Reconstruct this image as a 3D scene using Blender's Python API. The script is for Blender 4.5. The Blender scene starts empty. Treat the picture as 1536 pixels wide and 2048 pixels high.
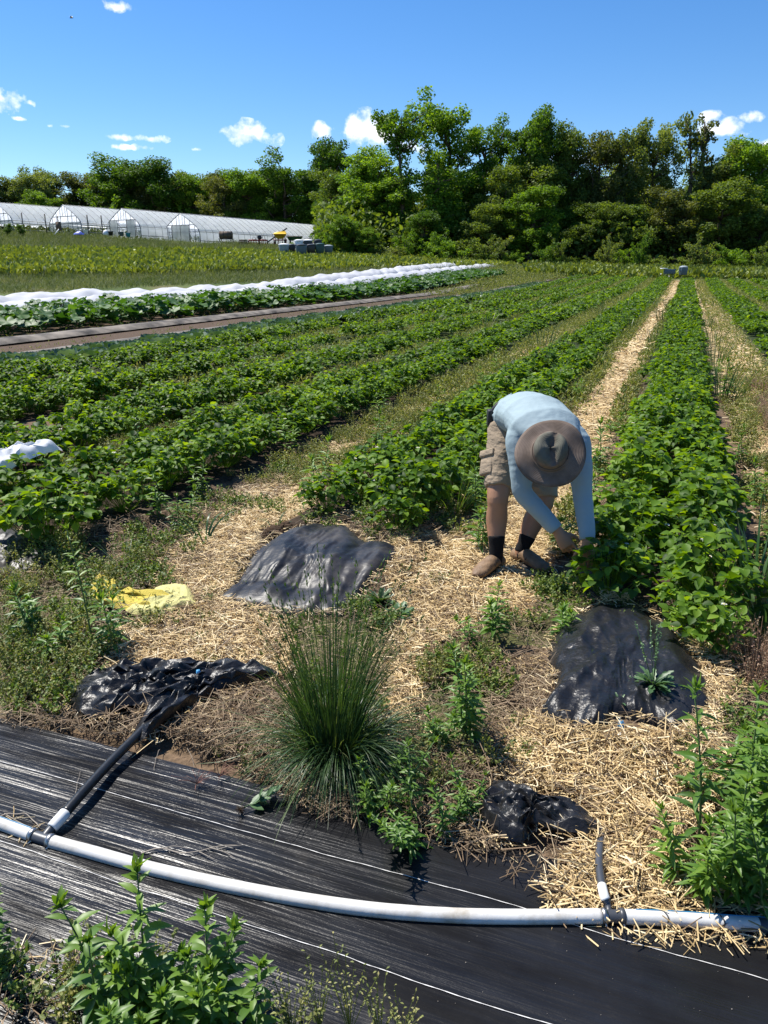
import bpy, math, numpy as np
from mathutils import Vector, Matrix
rng = np.random.default_rng(11)
PI = math.pi
S = bpy.context.scene
COL = S.collection

# ------------------------------------------------------------ camera
FPX, HZ, CAMH = 1539.0, 530.0, 1.7
PIT = math.atan((1024-HZ)/FPX)
ANG = math.atan((1377-768)/math.hypot(FPX, 1024-HZ))     # heading of the crop rows
cam = bpy.data.cameras.new('camera'); camo = bpy.data.objects.new('camera', cam); COL.objects.link(camo)
cam.sensor_fit = 'VERTICAL'; cam.sensor_height = 36; cam.lens = FPX/2048*36
cam.clip_start = .05; cam.clip_end = 6000
camo.location = (0, 0, CAMH); camo.rotation_euler = (PI/2-PIT, 0, 0)
S.camera = camo
S.render.resolution_x = 768; S.render.resolution_y = 1024

# ------------------------------------------------------------ sun, sky
SUN_EL, SUN_AZ = math.radians(57), math.radians(-50)      # azimuth from +Y towards +X
S.view_settings.view_transform = 'Standard'; S.view_settings.look = 'None'
S.view_settings.exposure = 0.66; S.view_settings.gamma = 1
sl = bpy.data.lights.new('sun', 'SUN'); sl.energy = 5.0; sl.angle = math.radians(.53); sl.color = (1, .955, .88)
so = bpy.data.objects.new('sun', sl); COL.objects.link(so)
sd = Vector((math.sin(SUN_AZ)*math.cos(SUN_EL), math.cos(SUN_AZ)*math.cos(SUN_EL), math.sin(SUN_EL)))
so.rotation_euler = (-sd).to_track_quat('-Z', 'Y').to_euler(); so.location = sd*50

W = bpy.data.worlds.new('World'); S.world = W; W.use_nodes = True
wn, wl = W.node_tree.nodes, W.node_tree.links
bg = wn['Background']; bg.inputs[1].default_value = .098
sky = wn.new('ShaderNodeTexSky'); sky.sky_type = 'NISHITA'; sky.sun_disc = False
sky.sun_elevation = SUN_EL; sky.sun_rotation = SUN_AZ
sky.altitude = 600; sky.air_density = 1.0; sky.dust_density = .2; sky.ozone_density = 5.0
tc = wn.new('ShaderNodeTexCoord')

def raydir(px, py):
    x = px-768; y = 1024-py
    d = Vector((x, FPX*math.cos(PIT)+y*math.sin(PIT), y*math.cos(PIT)-FPX*math.sin(PIT)))
    return d.normalized()
def wmath(op, a, b=None, c=None):
    n = wn.new('ShaderNodeMath'); n.operation = op
    for i, v in enumerate((a, b, c)):
        if v is None: continue
        if isinstance(v, (int, float)): n.inputs[i].default_value = v
        else: wl.new(v, n.inputs[i])
    return n.outputs[0]
def wvec(op, a, b):
    n = wn.new('ShaderNodeVectorMath'); n.operation = op
    for i, v in enumerate((a, b)):
        if v is None: continue
        if isinstance(v, (tuple, Vector)): n.inputs[i].default_value = tuple(v)
        else: wl.new(v, n.inputs[i])
    return n
# clouds of the sky, each a small patch of fractal noise round its own direction
nz = wn.new('ShaderNodeTexNoise'); nz.inputs['Scale'].default_value = 34; nz.inputs['Detail'].default_value = 9; nz.inputs['Roughness'].default_value = .62
wl.new(tc.outputs['Generated'], nz.inputs['Vector'])
nz2 = wn.new('ShaderNodeTexNoise'); nz2.inputs['Scale'].default_value = 70; nz2.inputs['Detail'].default_value = 6
wl.new(tc.outputs['Generated'], nz2.inputs['Vector'])
CL = [(500, 268, 62, 26, 1.0, 8), (735, 258, 62, 36, 1.25, 0), (640, 262, 22, 18, 1.0, 0), (820, 290, 50, 22, .9, 0), (1450, 258, 52, 22, 1.0, 0), (1425, 233, 26, 11, .9, 0), (1508, 234, 30, 14, 1.0, 0),
      (8, 197, 42, 24, 1.1, 10), (234, 14, 30, 11, .85, 0), (305, 278, 32, 9, .85, 0), (235, 274, 28, 7, .75, 0), (240, 294, 22, 6, .7, 0), (286, 295, 22, 8, .8, 0), (62, 207, 10, 6, .7, 20), (38, 237, 15, 4, .65, 5),
      (100, 252, 12, 5, .65, 0), (131, 253, 14, 5, .7, 0), (1212, 300, 44, 16, .8, 0), (1210, 372, 34, 30, .8, 0), (395, 299, 14, 4, .6, 0), (1130, 320, 60, 14, .7, 0), (1530, 290, 30, 14, .9, 0)]
mask = None
for (px, py, rx, ry, st, tilt) in CL:
    c = raydir(px, py); right = Vector((0, 0, 1)).cross(c).normalized()*-1; up = right.cross(c).normalized()
    if up.z < 0: up = -up
    a = math.radians(tilt); r2 = right*math.cos(a)-up*math.sin(a); u2 = right*math.sin(a)+up*math.cos(a)
    dx = wmath('DIVIDE', wvec('DOT_PRODUCT', tc.outputs['Generated'], r2).outputs['Value'], rx/FPX)
    cy = 0.0
    dy = wmath('DIVIDE', wvec('DOT_PRODUCT', tc.outputs['Generated'], u2).outputs['Value'], ry/FPX)
    fr = wmath('GREATER_THAN', wvec('DOT_PRODUCT', tc.outputs['Generated'], c).outputs['Value'], .5)
    d2 = wmath('ADD', wmath('MULTIPLY', dx, dx), wmath('MULTIPLY', dy, dy))
    m = wmath('MULTIPLY', wmath('MULTIPLY', wmath('MAXIMUM', wmath('SUBTRACT', 1.0, wmath('SQRT', d2)), 0.0), fr), st)
    mask = m if mask is None else wmath('MAXIMUM', mask, m)
nn = wmath('ADD', wmath('MULTIPLY', nz.outputs[0], .65), wmath('MULTIPLY', nz2.outputs[0], .35))
dens = wmath('MULTIPLY', wmath('ADD', wmath('MULTIPLY', mask, 1.5), wmath('MULTIPLY_ADD', nn, 5.4, -3.05)), wmath('GREATER_THAN', mask, 0.001))
mr = wn.new('ShaderNodeMapRange'); mr.inputs[1].default_value = .0; mr.inputs[2].default_value = .95; wl.new(dens, mr.inputs[0])
sepc = wn.new('ShaderNodeMix'); sepc.data_type = 'RGBA'; sepc.inputs[6].default_value = (6.6, 7.3, 8.6, 1); sepc.inputs[7].default_value = (10.2, 10.2, 10.2, 1)
mr2 = wn.new('ShaderNodeMapRange'); mr2.inputs[1].default_value = .4; mr2.inputs[2].default_value = .62; wl.new(nz2.outputs[0], mr2.inputs[0])
wl.new(mr2.outputs[0], sepc.inputs[0])
hs = wn.new('ShaderNodeHueSaturation'); hs.inputs['Hue'].default_value = .504; hs.inputs['Saturation'].default_value = 1.24; hs.inputs['Value'].default_value = 1.0
wl.new(sky.outputs[0], hs.inputs['Color'])
cm = wn.new('ShaderNodeMix'); cm.data_type = 'RGBA'
wl.new(mr.outputs[0], cm.inputs[0]); wl.new(hs.outputs[0], cm.inputs[6]); wl.new(sepc.outputs[2], cm.inputs[7])
wl.new(cm.outputs[2], bg.inputs[0])

# ------------------------------------------------------------ maths of the place
CA, SA = math.cos(ANG), math.sin(ANG)
_tx = np.array([-400, -60, -30, -8, 18, 40, 60, 400.]); _tz = np.array([6.6, 6.2, 5.1, 3.5, 2.0, 1.4, 1.0, .8])
def terrain(X, Y):
    X = np.asarray(X, float); Y = np.asarray(Y, float)
    k = np.interp(X*120/np.maximum(Y, 60), _tx, _tz)
    t = np.clip((Y-48)/72, 0, 1)
    return k*t**1.15
def uv(X, Y): return X*SA+Y*CA, X*CA-Y*SA
def xy(u, v): return u*SA+v*CA, u*CA-v*SA
def G(px, py, z=0.0):
    """ground point that the pixel of the photo looks at (near field)"""
    d = raydir(px, py)
    if d.z >= -1e-4: return None
    t = (z-CAMH)/d.z
    return np.array([d.x*t, d.y*t])
def GT(px, py):
    d = raydir(px, py); t0 = 1.0
    for i in range(4000):
        p = d*t0
        if CAMH+p.z < float(terrain(p.x, p.y)): break
        t0 *= 1.002
    return np.array([p.x, p.y, float(terrain(p.x, p.y))])
def P3(px, py, Y):
    d = raydir(px, py); t = Y/d.y
    return np.array([d.x*t, Y, CAMH+d.z*t])
def poly(pts): return np.array([G(*p) for p in pts])
def inpoly(X, Y, P):
    X = np.asarray(X); Y = np.asarray(Y); r = np.zeros(X.shape, bool); n = len(P); j = n-1
    for i in range(n):
        xi, yi = P[i]; xj, yj = P[j]
        with np.errstate(divide='ignore', invalid='ignore'):
            c = ((yi > Y) != (yj > Y)) & (X < (xj-xi)*(Y-yi)/(yj-yi+1e-12)+xi)
        r ^= c; j = i
    return r
def scatter(P, dens):
    P = np.asarray(P); lo = P.min(0); hi = P.max(0)
    n = int(dens*(hi[0]-lo[0])*(hi[1]-lo[1]))
    q = rng.uniform(lo, hi, (max(n, 1), 2)); return q[inpoly(q[:, 0], q[:, 1], P)]
_L = np.random.default_rng(5).random((256, 256))
def vn(x, y):
    x = np.asarray(x, float); y = np.asarray(y, float)
    xi = np.floor(x).astype(int); yi = np.floor(y).astype(int); fx = x-xi; fy = y-yi
    fx = fx*fx*(3-2*fx); fy = fy*fy*(3-2*fy)
    a = _L[xi & 255, yi & 255]; b = _L[(xi+1) & 255, yi & 255]; c = _L[xi & 255, (yi+1) & 255]; d = _L[(xi+1) & 255, (yi+1) & 255]
    return (a*(1-fx)+b*fx)*(1-fy)+(c*(1-fx)+d*fx)*fy
def fbm(x, y, o=4):
    s = 0; a = .5; t = 0
    for i in range(o): s = s+a*vn(x*2**i+17*i, y*2**i+31*i); t += a; a *= .5
    return s/t
def ridge(x, y, o=3):
    s = 0; a = .5; t = 0
    for i in range(o): s = s+a*(1-np.abs(2*vn(x*2**i+11*i, y*2**i+23*i)-1)); t += a; a *= .5
    return s/t

# rows: centre v, half width, near end u, far end u
STRAW_ROWS = [(.03, .36, 3.35, 76), (-1.85, .50, 4.45, 76), (-3.85, .56, 3.45, 76), (-5.6, .44, 4.2, 76), (-7.3, .44, 4.6, 76), (-9.0, .40, 5.2, 76), (1.98, .42, 5.2, 76), (3.8, .45, 9, 76), (5.6, .45, 14, 76), (7.4, .45, 18, 76)]
BED = .07
def bed(u, v):
    z = np.zeros(np.shape(u))
    for (c, w, a, b) in STRAW_ROWS[:3]:
        e = np.clip((w+.12-np.abs(v-c))/.2, 0, 1); e = e*e*(3-2*e)
        s = np.clip((u-(a-1.05 if c > -3 else a-.35))/.3, 0, 1)
        f = np.clip((14-u)/6, 0, 1)
        z = np.maximum(z, BED*e*s*f)
    return z
def H(X, Y):
    u, v = uv(X, Y); return terrain(X, Y)+bed(u, v)

# ------------------------------------------------------------ mesh building
class MB:
    def __init__(s): s.V = []; s.F = []; s.R = []; s.M = []; s.n = 0
    def add(s, V, F, rnd=0., mat=0):
        V = np.asarray(V, float).reshape(-1, 3); F = [np.asarray(f) for f in (F if isinstance(F, list) else [F])]
        for f in F:
            if len(f) == 0: continue
            s.F.append(f+s.n); s.R.append(np.broadcast_to(np.asarray(rnd, float), (len(f),)).copy()); s.M.append(np.full(len(f), mat))
        s.V.append(V); s.n += len(V); return s
    def build(s, name, mats, parent=None, smooth=False, loc=None):
        V = np.concatenate(s.V)
        if parent is not None: V = V-np.array(parent.location)
        if loc is not None: V = V-np.array(loc)
        me = bpy.data.meshes.new(name); me.vertices.add(len(V)); me.vertices.foreach_set('co', V.astype(np.float32).ravel())
        lt = np.concatenate([np.full(len(f), f.shape[1]) for f in s.F]); li = np.concatenate([f.ravel() for f in s.F])
        me.loops.add(len(li)); me.loops.foreach_set('vertex_index', li.astype(np.int32))
        me.polygons.add(len(lt)); ls = np.concatenate([[0], np.cumsum(lt)[:-1]])
        me.polygons.foreach_set('loop_start', ls.astype(np.int32)); me.polygons.foreach_set('loop_total', lt.astype(np.int32))
        me.polygons.foreach_set('material_index', np.concatenate(s.M).astype(np.int32))
        if smooth: me.polygons.foreach_set('use_smooth', np.ones(len(lt), bool))
        a = me.attributes.new('rnd', 'FLOAT', 'FACE'); a.data.foreach_set('value', np.concatenate(s.R).astype(np.float32))
        for m in (mats if isinstance(mats, (list, tuple)) else [mats]): me.materials.append(m)
        me.update(calc_edges=True)
        o = bpy.data.objects.new(name, me); COL.objects.link(o)
        if parent is not None: o.parent = parent
        if loc is not None: o.location = loc
        return o
def tag(o, label=None, cat=None, group=None, kind=None):
    if label: o['label'] = label
    if cat: o['category'] = cat
    if group: o['group'] = group
    if kind: o['kind'] = kind
    return o
def empty(name, loc=(0, 0, 0), rz=0, label=None, cat=None, group=None):
    o = bpy.data.objects.new(name, None); COL.objects.link(o); o.location = tuple(float(c) for c in loc); o.rotation_euler = (0, 0, rz)
    o.empty_display_size = .1
    return tag(o, label, cat, group)
KIDS = {}
def kids(o): return [c for c in bpy.data.objects if c.parent == o] if o.name not in KIDS else KIDS[o.name]
def dup(o, loc, rz=0, sc=1, label=None, cat=None, group=None, top=True):
    r = o.copy(); COL.objects.link(r); r.location = tuple(float(c) for c in loc); r.rotation_euler = (0, 0, rz); r.scale = (sc, sc, sc) if np.isscalar(sc) else sc
    if label: r['label'] = label
    if cat: r['category'] = cat
    if group: r['group'] = group
    for ch in kids(o):
        c = ch.copy(); COL.objects.link(c); c.parent = r
        for g in kids(ch):
            d = g.copy(); COL.objects.link(d); d.parent = c
    return r
def nrm(a): a = np.asarray(a, float); return a/np.maximum(np.linalg.norm(a, axis=-1, keepdims=True), 1e-9)
def frames(d, up):
    """rotation matrices whose columns are side, d, normal (leaf along d)"""
    d = nrm(d); up = np.broadcast_to(up, d.shape); s = nrm(np.cross(d, up)); n = np.cross(s, d)
    return np.stack([s, d, n], -1)
def inst(mb, T, F, pos, R, sc=1., rnd=0., mat=0):
    """many copies of a template (leaf, blade, stalk) inside ONE part"""
    pos = np.asarray(pos, float); n = len(pos)
    if n == 0: return
    sc = np.asarray(sc, float)
    if sc.ndim == 0: sc = np.full((n, 1, 3), float(sc))
    elif sc.ndim == 1: sc = sc[:, None, None]*np.ones((1, 1, 3))
    else: sc = sc[:, None, :]
    V = np.einsum('nij,nvj->nvi', R, T[None]*sc)+pos[:, None]
    rr = np.repeat(np.broadcast_to(rnd, (n,)), len(F))
    mb.add(V.reshape(-1, 3), (F[None]+(np.arange(n)*len(T))[:, None, None]).reshape(-1, F.shape[1]), rr, mat)
def leafT(prof, fold=.25, droop=.2, ns=None):
    """folded leaf blade along +Y: prof = half widths along the midrib"""
    k = len(prof); V = []; F = []
    for i, w in enumerate(prof):
        t = i/(k-1); z = -droop*t*t
        V += [(-w, t, z+fold*w), (0, t, z), (w, t, z+fold*w)]
        if i: b = 3*i; F += [(b-3, b-2, b+1, b), (b-2, b-1, b+2, b+1)]
    return np.array(V, float), np.array(F)
L_STRAW = leafT([.04, .30, .40, .30, .06], .45, .22)
L_SIMPLE = leafT([.06, .40, .07], .4, .2)
L_LANCE = leafT([.03, .10, .13, .09, .01], .5, .35)
L_OVAL = leafT([.05, .26, .26, .03], .3, .15)
L_BLADE = leafT([.02, .024, .022, .016, .002], .4, .55)
CARD = (np.array([(-.5, -.5, 0), (.5, -.5, .1), (.5, .5, 0), (-.5, .5, .1)], float), np.array([(0, 1, 2, 3)]))
def tube(mb, pts, rad, seg=8, rnd=0., mat=0, cap=True, ref=None):
    pts = np.asarray(pts, float); n = len(pts)
    if isinstance(rad, (list, tuple)) and any(isinstance(r, (tuple, list)) for r in rad): rad = [(r if isinstance(r, (tuple, list)) else (r, r)) for r in rad]
    rad = np.asarray(rad, float)
    if rad.ndim == 0: rad = np.full((n, 2), float(rad))
    elif rad.ndim == 1: rad = np.stack([rad, rad], 1)
    d = np.gradient(pts, axis=0) if n > 2 else np.repeat((pts[1]-pts[0])[None], 2, 0)
    d = nrm(d)
    if ref is None: ref = np.array([0, 0, 1.]) if abs(d[0][2]) < .9 else np.array([1., 0, 0])
    s = nrm(np.cross(d, ref)); b = np.cross(s, d)
    a = np.arange(seg)*2*PI/seg
    V = pts[:, None]+rad[:, 0, None, None]*np.cos(a)[None, :, None]*s[:, None]+rad[:, 1, None, None]*np.sin(a)[None, :, None]*b[:, None]
    F = []
    for i in range(n-1):
        for j in range(seg):
            k = (j+1) % seg; F.append((i*seg+j, i*seg+k, (i+1)*seg+k, (i+1)*seg+j))
    V = V.reshape(-1, 3); Fs = [np.array(F)]
    if cap:
        V = np.concatenate([V, pts[:1], pts[-1:]]); c0 = n*seg; c1 = c0+1
        Fs.append(np.array([(c0, (j+1) % seg, j) for j in range(seg)]+[(c1, (n-1)*seg+j, (n-1)*seg+(j+1) % seg) for j in range(seg)]))
    mb.add(V, Fs, rnd, mat); return mb
def box(mb, c, size, rz=0, mat=0, rnd=0., taper=1., R=None):
    x, y, z = np.array(size)/2; V = np.array([(sx*x*(taper if sz < 0 else 1), sy*y*(taper if sz < 0 else 1), sz*z) for sz in (-1, 1) for sx, sy in ((-1, -1), (1, -1), (1, 1), (-1, 1))])
    if R is None: R = np.array([[math.cos(rz), -math.sin(rz), 0], [math.sin(rz), math.cos(rz), 0], [0, 0, 1]])
    V = V@R.T+np.array(c)
    mb.add(V, np.array([(3, 2, 1, 0), (4, 5, 6, 7), (0, 1, 5, 4), (1, 2, 6, 5), (2, 3, 7, 6), (3, 0, 4, 7)]), rnd, mat); return mb
def bevel(o, w=.01, seg=2):
    m = o.modifiers.new('bevel', 'BEVEL'); m.width = w; m.segments = seg; m.limit_method = 'ANGLE'; return o
def spline(pts, n):
    pts = np.asarray(pts, float); k = len(pts); t = np.linspace(0, k-1, n); i = np.clip(t.astype(int), 0, k-2); f = (t-i)[:, None]
    p0 = pts[np.clip(i-1, 0, k-1)]; p1 = pts[i]; p2 = pts[i+1]; p3 = pts[np.clip(i+2, 0, k-1)]
    return .5*(2*p1+(p2-p0)*f+(2*p0-5*p1+4*p2-p3)*f*f+(3*p1-p0-3*p2+p3)*f**3)

# ------------------------------------------------------------ materials
def nodes(name):
    m = bpy.data.materials.new(name); m.use_nodes = True; nt = m.node_tree; return m, nt.nodes, nt.links, nt.nodes['Principled BSDF']
def ramp(n, stops, interp='LINEAR'):
    r = n.new('ShaderNodeValToRGB'); r.color_ramp.interpolation = interp; e = r.color_ramp.elements
    while len(e) < len(stops): e.new(.5)
    for i, (p, c) in enumerate(stops): e[i].position = p; e[i].color = (*c, 1)
    return r
def mat(name, col, rough=.6, spec=.5, metal=0., var=.15, scale=8., bump=0., bscale=30., bvec=None, coat=0., dirt=None, dscale=3.):
    m, n, l, b = nodes(name)
    t = n.new('ShaderNodeTexCoord'); z = n.new('ShaderNodeTexNoise'); z.inputs['Scale'].default_value = scale; z.inputs['Detail'].default_value = 6
    l.new(t.outputs['Object'], z.inputs['Vector'])
    c = np.array(col); r = ramp(n, [(.3, tuple(c*(1-var))), (.7, tuple(np.minimum(c*(1+var), 1)))]); l.new(z.outputs[0], r.inputs[0]); l.new(r.outputs[0], b.inputs['Base Color'])
    if dirt:
        zd = n.new('ShaderNodeTexNoise'); zd.inputs['Scale'].default_value = dscale; zd.inputs['Detail'].default_value = 9; zd.inputs['Roughness'].default_value = .7; l.new(t.outputs['Object'], zd.inputs['Vector'])
        rd = ramp(n, [(.5, (0, 0, 0)), (.72, (1, 1, 1))]); l.new(zd.outputs[0], rd.inputs[0]); mx = n.new('ShaderNodeMix'); mx.data_type = 'RGBA'; l.new(rd.outputs[0], mx.inputs[0]); l.new(r.outputs[0], mx.inputs[6]); mx.inputs[7].default_value = (*dirt, 1); l.new(mx.outputs[2], b.inputs['Base Color'])
    b.inputs['Roughness'].default_value = rough; b.inputs['Specular IOR Level'].default_value = spec; b.inputs['Metallic'].default_value = metal
    b.inputs['Coat Weight'].default_value = coat
    if bump:
        z2 = n.new('ShaderNodeTexNoise'); z2.inputs['Scale'].default_value = bscale; z2.inputs['Detail'].default_value = 5
        if bvec:
            mp = n.new('ShaderNodeMapping'); mp.inputs['Scale'].default_value = bvec; l.new(t.outputs['Object'], mp.inputs[0]); l.new(mp.outputs[0], z2.inputs['Vector'])
        else: l.new(t.outputs['Object'], z2.inputs['Vector'])
        bp = n.new('ShaderNodeBump'); bp.inputs['Strength'].default_value = bump; bp.inputs['Distance'].default_value = .02
        l.new(z2.outputs[0], bp.inputs['Height']); l.new(bp.outputs[0], b.inputs['Normal'])
    return m
def leafmat(name, stops, rough=.42, trans=.35, tcol=(1.25, 1.35, .35), spec=.5, gain=1.):
    m, n, l, b = nodes(name)
    a = n.new('ShaderNodeAttribute'); a.attribute_name = 'rnd'
    oi = n.new('ShaderNodeObjectInfo')
    ad = n.new('ShaderNodeMath'); ad.operation = 'MULTIPLY_ADD'; ad.inputs[1].default_value = .25; l.new(oi.outputs['Random'], ad.inputs[0])
    s2 = n.new('ShaderNodeMath'); s2.operation = 'ADD'; s2.inputs[1].default_value = -.125; l.new(a.outputs['Fac'], s2.inputs[0]); l.new(s2.outputs[0], ad.inputs[2])
    r = ramp(n, stops); l.new(ad.outputs[0], r.inputs[0])
    l.new(r.outputs[0], b.inputs['Base Color']); b.inputs['Roughness'].default_value = rough; b.inputs['Specular IOR Level'].default_value = spec
    t = n.new('ShaderNodeBsdfTranslucent'); mx = n.new('ShaderNodeMix'); mx.data_type = 'RGBA'; mx.blend_type = 'MULTIPLY'; mx.inputs[0].default_value = 1
    mx.clamp_result = False
    l.new(r.outputs[0], mx.inputs[6]); mx.inputs[7].default_value = (*tcol, 1); l.new(mx.outputs[2], t.inputs[0])
    ms = n.new('ShaderNodeMixShader'); ms.inputs[0].default_value = trans
    l.new(b.outputs[0], ms.inputs[1]); l.new(t.outputs[0], ms.inputs[2]); l.new(ms.outputs[0], n['Material Output'].inputs[0])
    return m
M = {}
M['berry'] = leafmat('strawberry_leaf', [(0, (.026, .065, .008)), (.3, (.062, .135, .012)), (.7, (.12, .23, .018)), (1, (.20, .32, .030))], .52, .45, (1.9, 1.6, .2), .22)
M['squash'] = leafmat('squash_leaf', [(0, (.03, .09, .018)), (.6, (.055, .14, .024)), (1, (.09, .19, .035))], .55, .35, (1.5, 1.4, .3))
M['cabbage'] = leafmat('cabbage_leaf', [(0, (.05, .10, .045)), (.6, (.105, .165, .09)), (1, (.2, .27, .18))], .42, .22, (1.3, 1.4, .5))
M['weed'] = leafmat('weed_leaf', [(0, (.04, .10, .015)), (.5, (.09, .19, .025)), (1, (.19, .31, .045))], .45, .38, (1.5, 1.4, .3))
M['fluff'] = leafmat('fine_weed_leaf', [(0, (.08, .11, .025)), (.4, (.17, .21, .045)), (.75, (.28, .29, .08)), (1, (.42, .38, .15))], .6, .35, (1.2, 1.2, .5))
M['fluffg'] = leafmat('fine_green_weed', [(0, (.05, .10, .018)), (.5, (.12, .19, .032)), (1, (.24, .30, .06))], .55, .35, (1.3, 1.3, .4))
M['red'] = leafmat('reddish_weed', [(0, (.20, .14, .08)), (.5, (.42, .25, .17)), (1, (.52, .40, .25))], .7, .3, (1.1, 1, .8))
M['grass'] = leafmat('grass_blade', [(0, (.022, .052, .018)), (.4, (.05, .10, .032)), (.8, (.10, .16, .055)), (.88, (.16, .19, .08)), (1, (.34, .31, .17))], .4, .28, (1.4, 1.4, .4), .35)
M['iris'] = leafmat('broad_blade', [(0, (.03, .08, .03)), (1, (.07, .15, .05))], .35, .3, (1.4, 1.4, .4))
M['straw'] = leafmat('straw', [(0, (.20, .13, .065)), (.15, (.42, .29, .13)), (.4, (.60, .44, .21)), (.75, (.78, .62, .35)), (1, (.90, .80, .57))], .5, .15, (1, 1, .9), .4)
M['thatch'] = leafmat('dry_thatch', [(0, (.10, .07, .04)), (.5, (.24, .165, .10)), (1, (.46, .36, .22))], .6, .1, (1, 1, .9), .3)
M['stem'] = mat('green_stem', (.08, .14, .04), .5)
M['petal'] = leafmat('white_petal', [(0, (.8, .8, .76)), (1, (.85, .85, .82))], .6, .3, (1, 1, 1))
M['yellow'] = mat('yellow_flower', (.7, .5, .03), .6)
M['sage'] = leafmat('sage_leaf', [(0, (.06, .13, .05)), (1, (.14, .24, .10))], .45, .3, (1.2, 1.3, .5))
M['bark'] = mat('bark', (.10, .075, .055), .9, .2, var=.4, scale=5, bump=.6)
TC = {
 'oak': [(0, (0.037, 0.080, 0.015)), (.5, (0.082, 0.163, 0.021)), (1, (0.170, 0.294, 0.036))],
 'lime': [(0, (0.059, 0.115, 0.015)), (.5, (0.132, 0.240, 0.025)), (1, (0.237, 0.374, 0.043))],
 'olive': [(0, (0.058, 0.092, 0.021)), (.5, (0.119, 0.179, 0.036)), (1, (0.203, 0.276, 0.060))],
 'grey': [(0, (0.076, 0.107, 0.034)), (.5, (0.152, 0.205, 0.060)), (1, (0.255, 0.303, 0.107))],
 'brown': [(0, (0.048, 0.066, 0.019)), (.5, (0.113, 0.139, 0.041)), (1, (0.201, 0.218, 0.067))], 'brown_': [(0, (0.059, 0.061, 0.025)), (.5, (0.144, 0.142, 0.055)), (1, (0.237, 0.232, 0.091))]}
for k, st in TC.items(): M['t_'+k] = leafmat('foliage_'+k, st, .6, .42, (1.6, 1.5, .3), .2)
M['film'] = mat('black_mulch_film', (.012, .012, .013), .36, .34, var=.35, scale=6, bump=.55, bscale=24)
M['filmdust'] = mat('dusty_black_film', (.013, .013, .015), .44, .36, var=.8, scale=5, bump=.3, bscale=10, bvec=(1, 1.6, 1), dirt=(.075, .065, .055))
M['hosew'] = mat('white_layflat_hose', (.60, .59, .56), .42, .4, var=.08, scale=4, bump=.05, bscale=40, dirt=(.36, .32, .25), dscale=7.)
M['hoseg'] = mat('dark_grey_hose', (.05, .055, .065), .4, .5, var=.2)
M['hoseb'] = mat('black_poly_hose', (.014, .015, .016), .33, .5, var=.2, bump=.1)
M['steel'] = mat('clamp_steel', (.45, .43, .4), .35, .5, 1.)
M['wtape'] = mat('white_tape', (.72, .72, .70), .5)
M['blueline'] = mat('blue_line', (.03, .22, .40), .5)
M['bluefit'] = mat('blue_fitting', (.12, .42, .72), .35)
M['cover'] = leafmat('white_row_cover', [(0, (.62, .63, .66)), (1, (.66, .67, .69))], .75, .25, (1, 1, 1), .2)
M['coverw'] = leafmat('white_cover_near', [(0, (.80, .81, .83)), (1, (.82, .83, .85))], .75, .25, (1, 1, 1), .2)
M['ycloth'] = mat('yellow_cloth', (.56, .52, .21), .8, .2, var=.12, scale=12, bump=.3, bscale=120)
M['ycloth2'] = mat('orange_yellow_cloth', (.5, .40, .07), .8, .2, var=.12, scale=12, bump=.3, bscale=120)
M['twig'] = mat('dry_twig', (.30, .26, .21), .8)
M['soil'] = mat('dark_soil', (.05, .032, .02), .95, .1, var=.5, scale=20, bump=1., bscale=40)
M['postw'] = mat('post_wood', (.14, .12, .10), .85, .2, bump=.4)
M['wire'] = mat('fence_wire', (.3, .3, .3), .5, .5, .6)
M['dark'] = mat('dark_frame', (.04, .045, .05), .6)
M['ghframe'] = mat('galvanised_frame', (.18, .19, .2), .5, .5, .5)
M['redp'] = mat('red_machine_paint', (.40, .045, .035), .5, var=.3)
M['yelp'] = mat('yellow_machine_paint', (.72, .46, .04), .45, var=.1)
M['grnp'] = mat('green_machine_paint', (.03, .12, .07), .5, var=.2)
M['rust'] = mat('rusty_brown_metal', (.13, .085, .055), .8, var=.4, scale=3)
M['blk'] = mat('black_plastic', (.018, .02, .022), .4)
M['gryp'] = mat('grey_plastic', (.28, .32, .34), .5)
M['dgreen'] = mat('dark_green_plastic', (.02, .07, .06), .45)
M['slate'] = mat('slate_plastic', (.07, .11, .14), .4)
M['whitep'] = mat('white_plastic', (.8, .8, .8), .5)
M['bluep'] = mat('blue_plastic', (.03, .08, .45), .5)
M['tealp'] = mat('teal_plastic', (.02, .22, .32), .5)
M['gravel'] = mat('pebble', (.22, .19, .16), .8)

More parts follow.
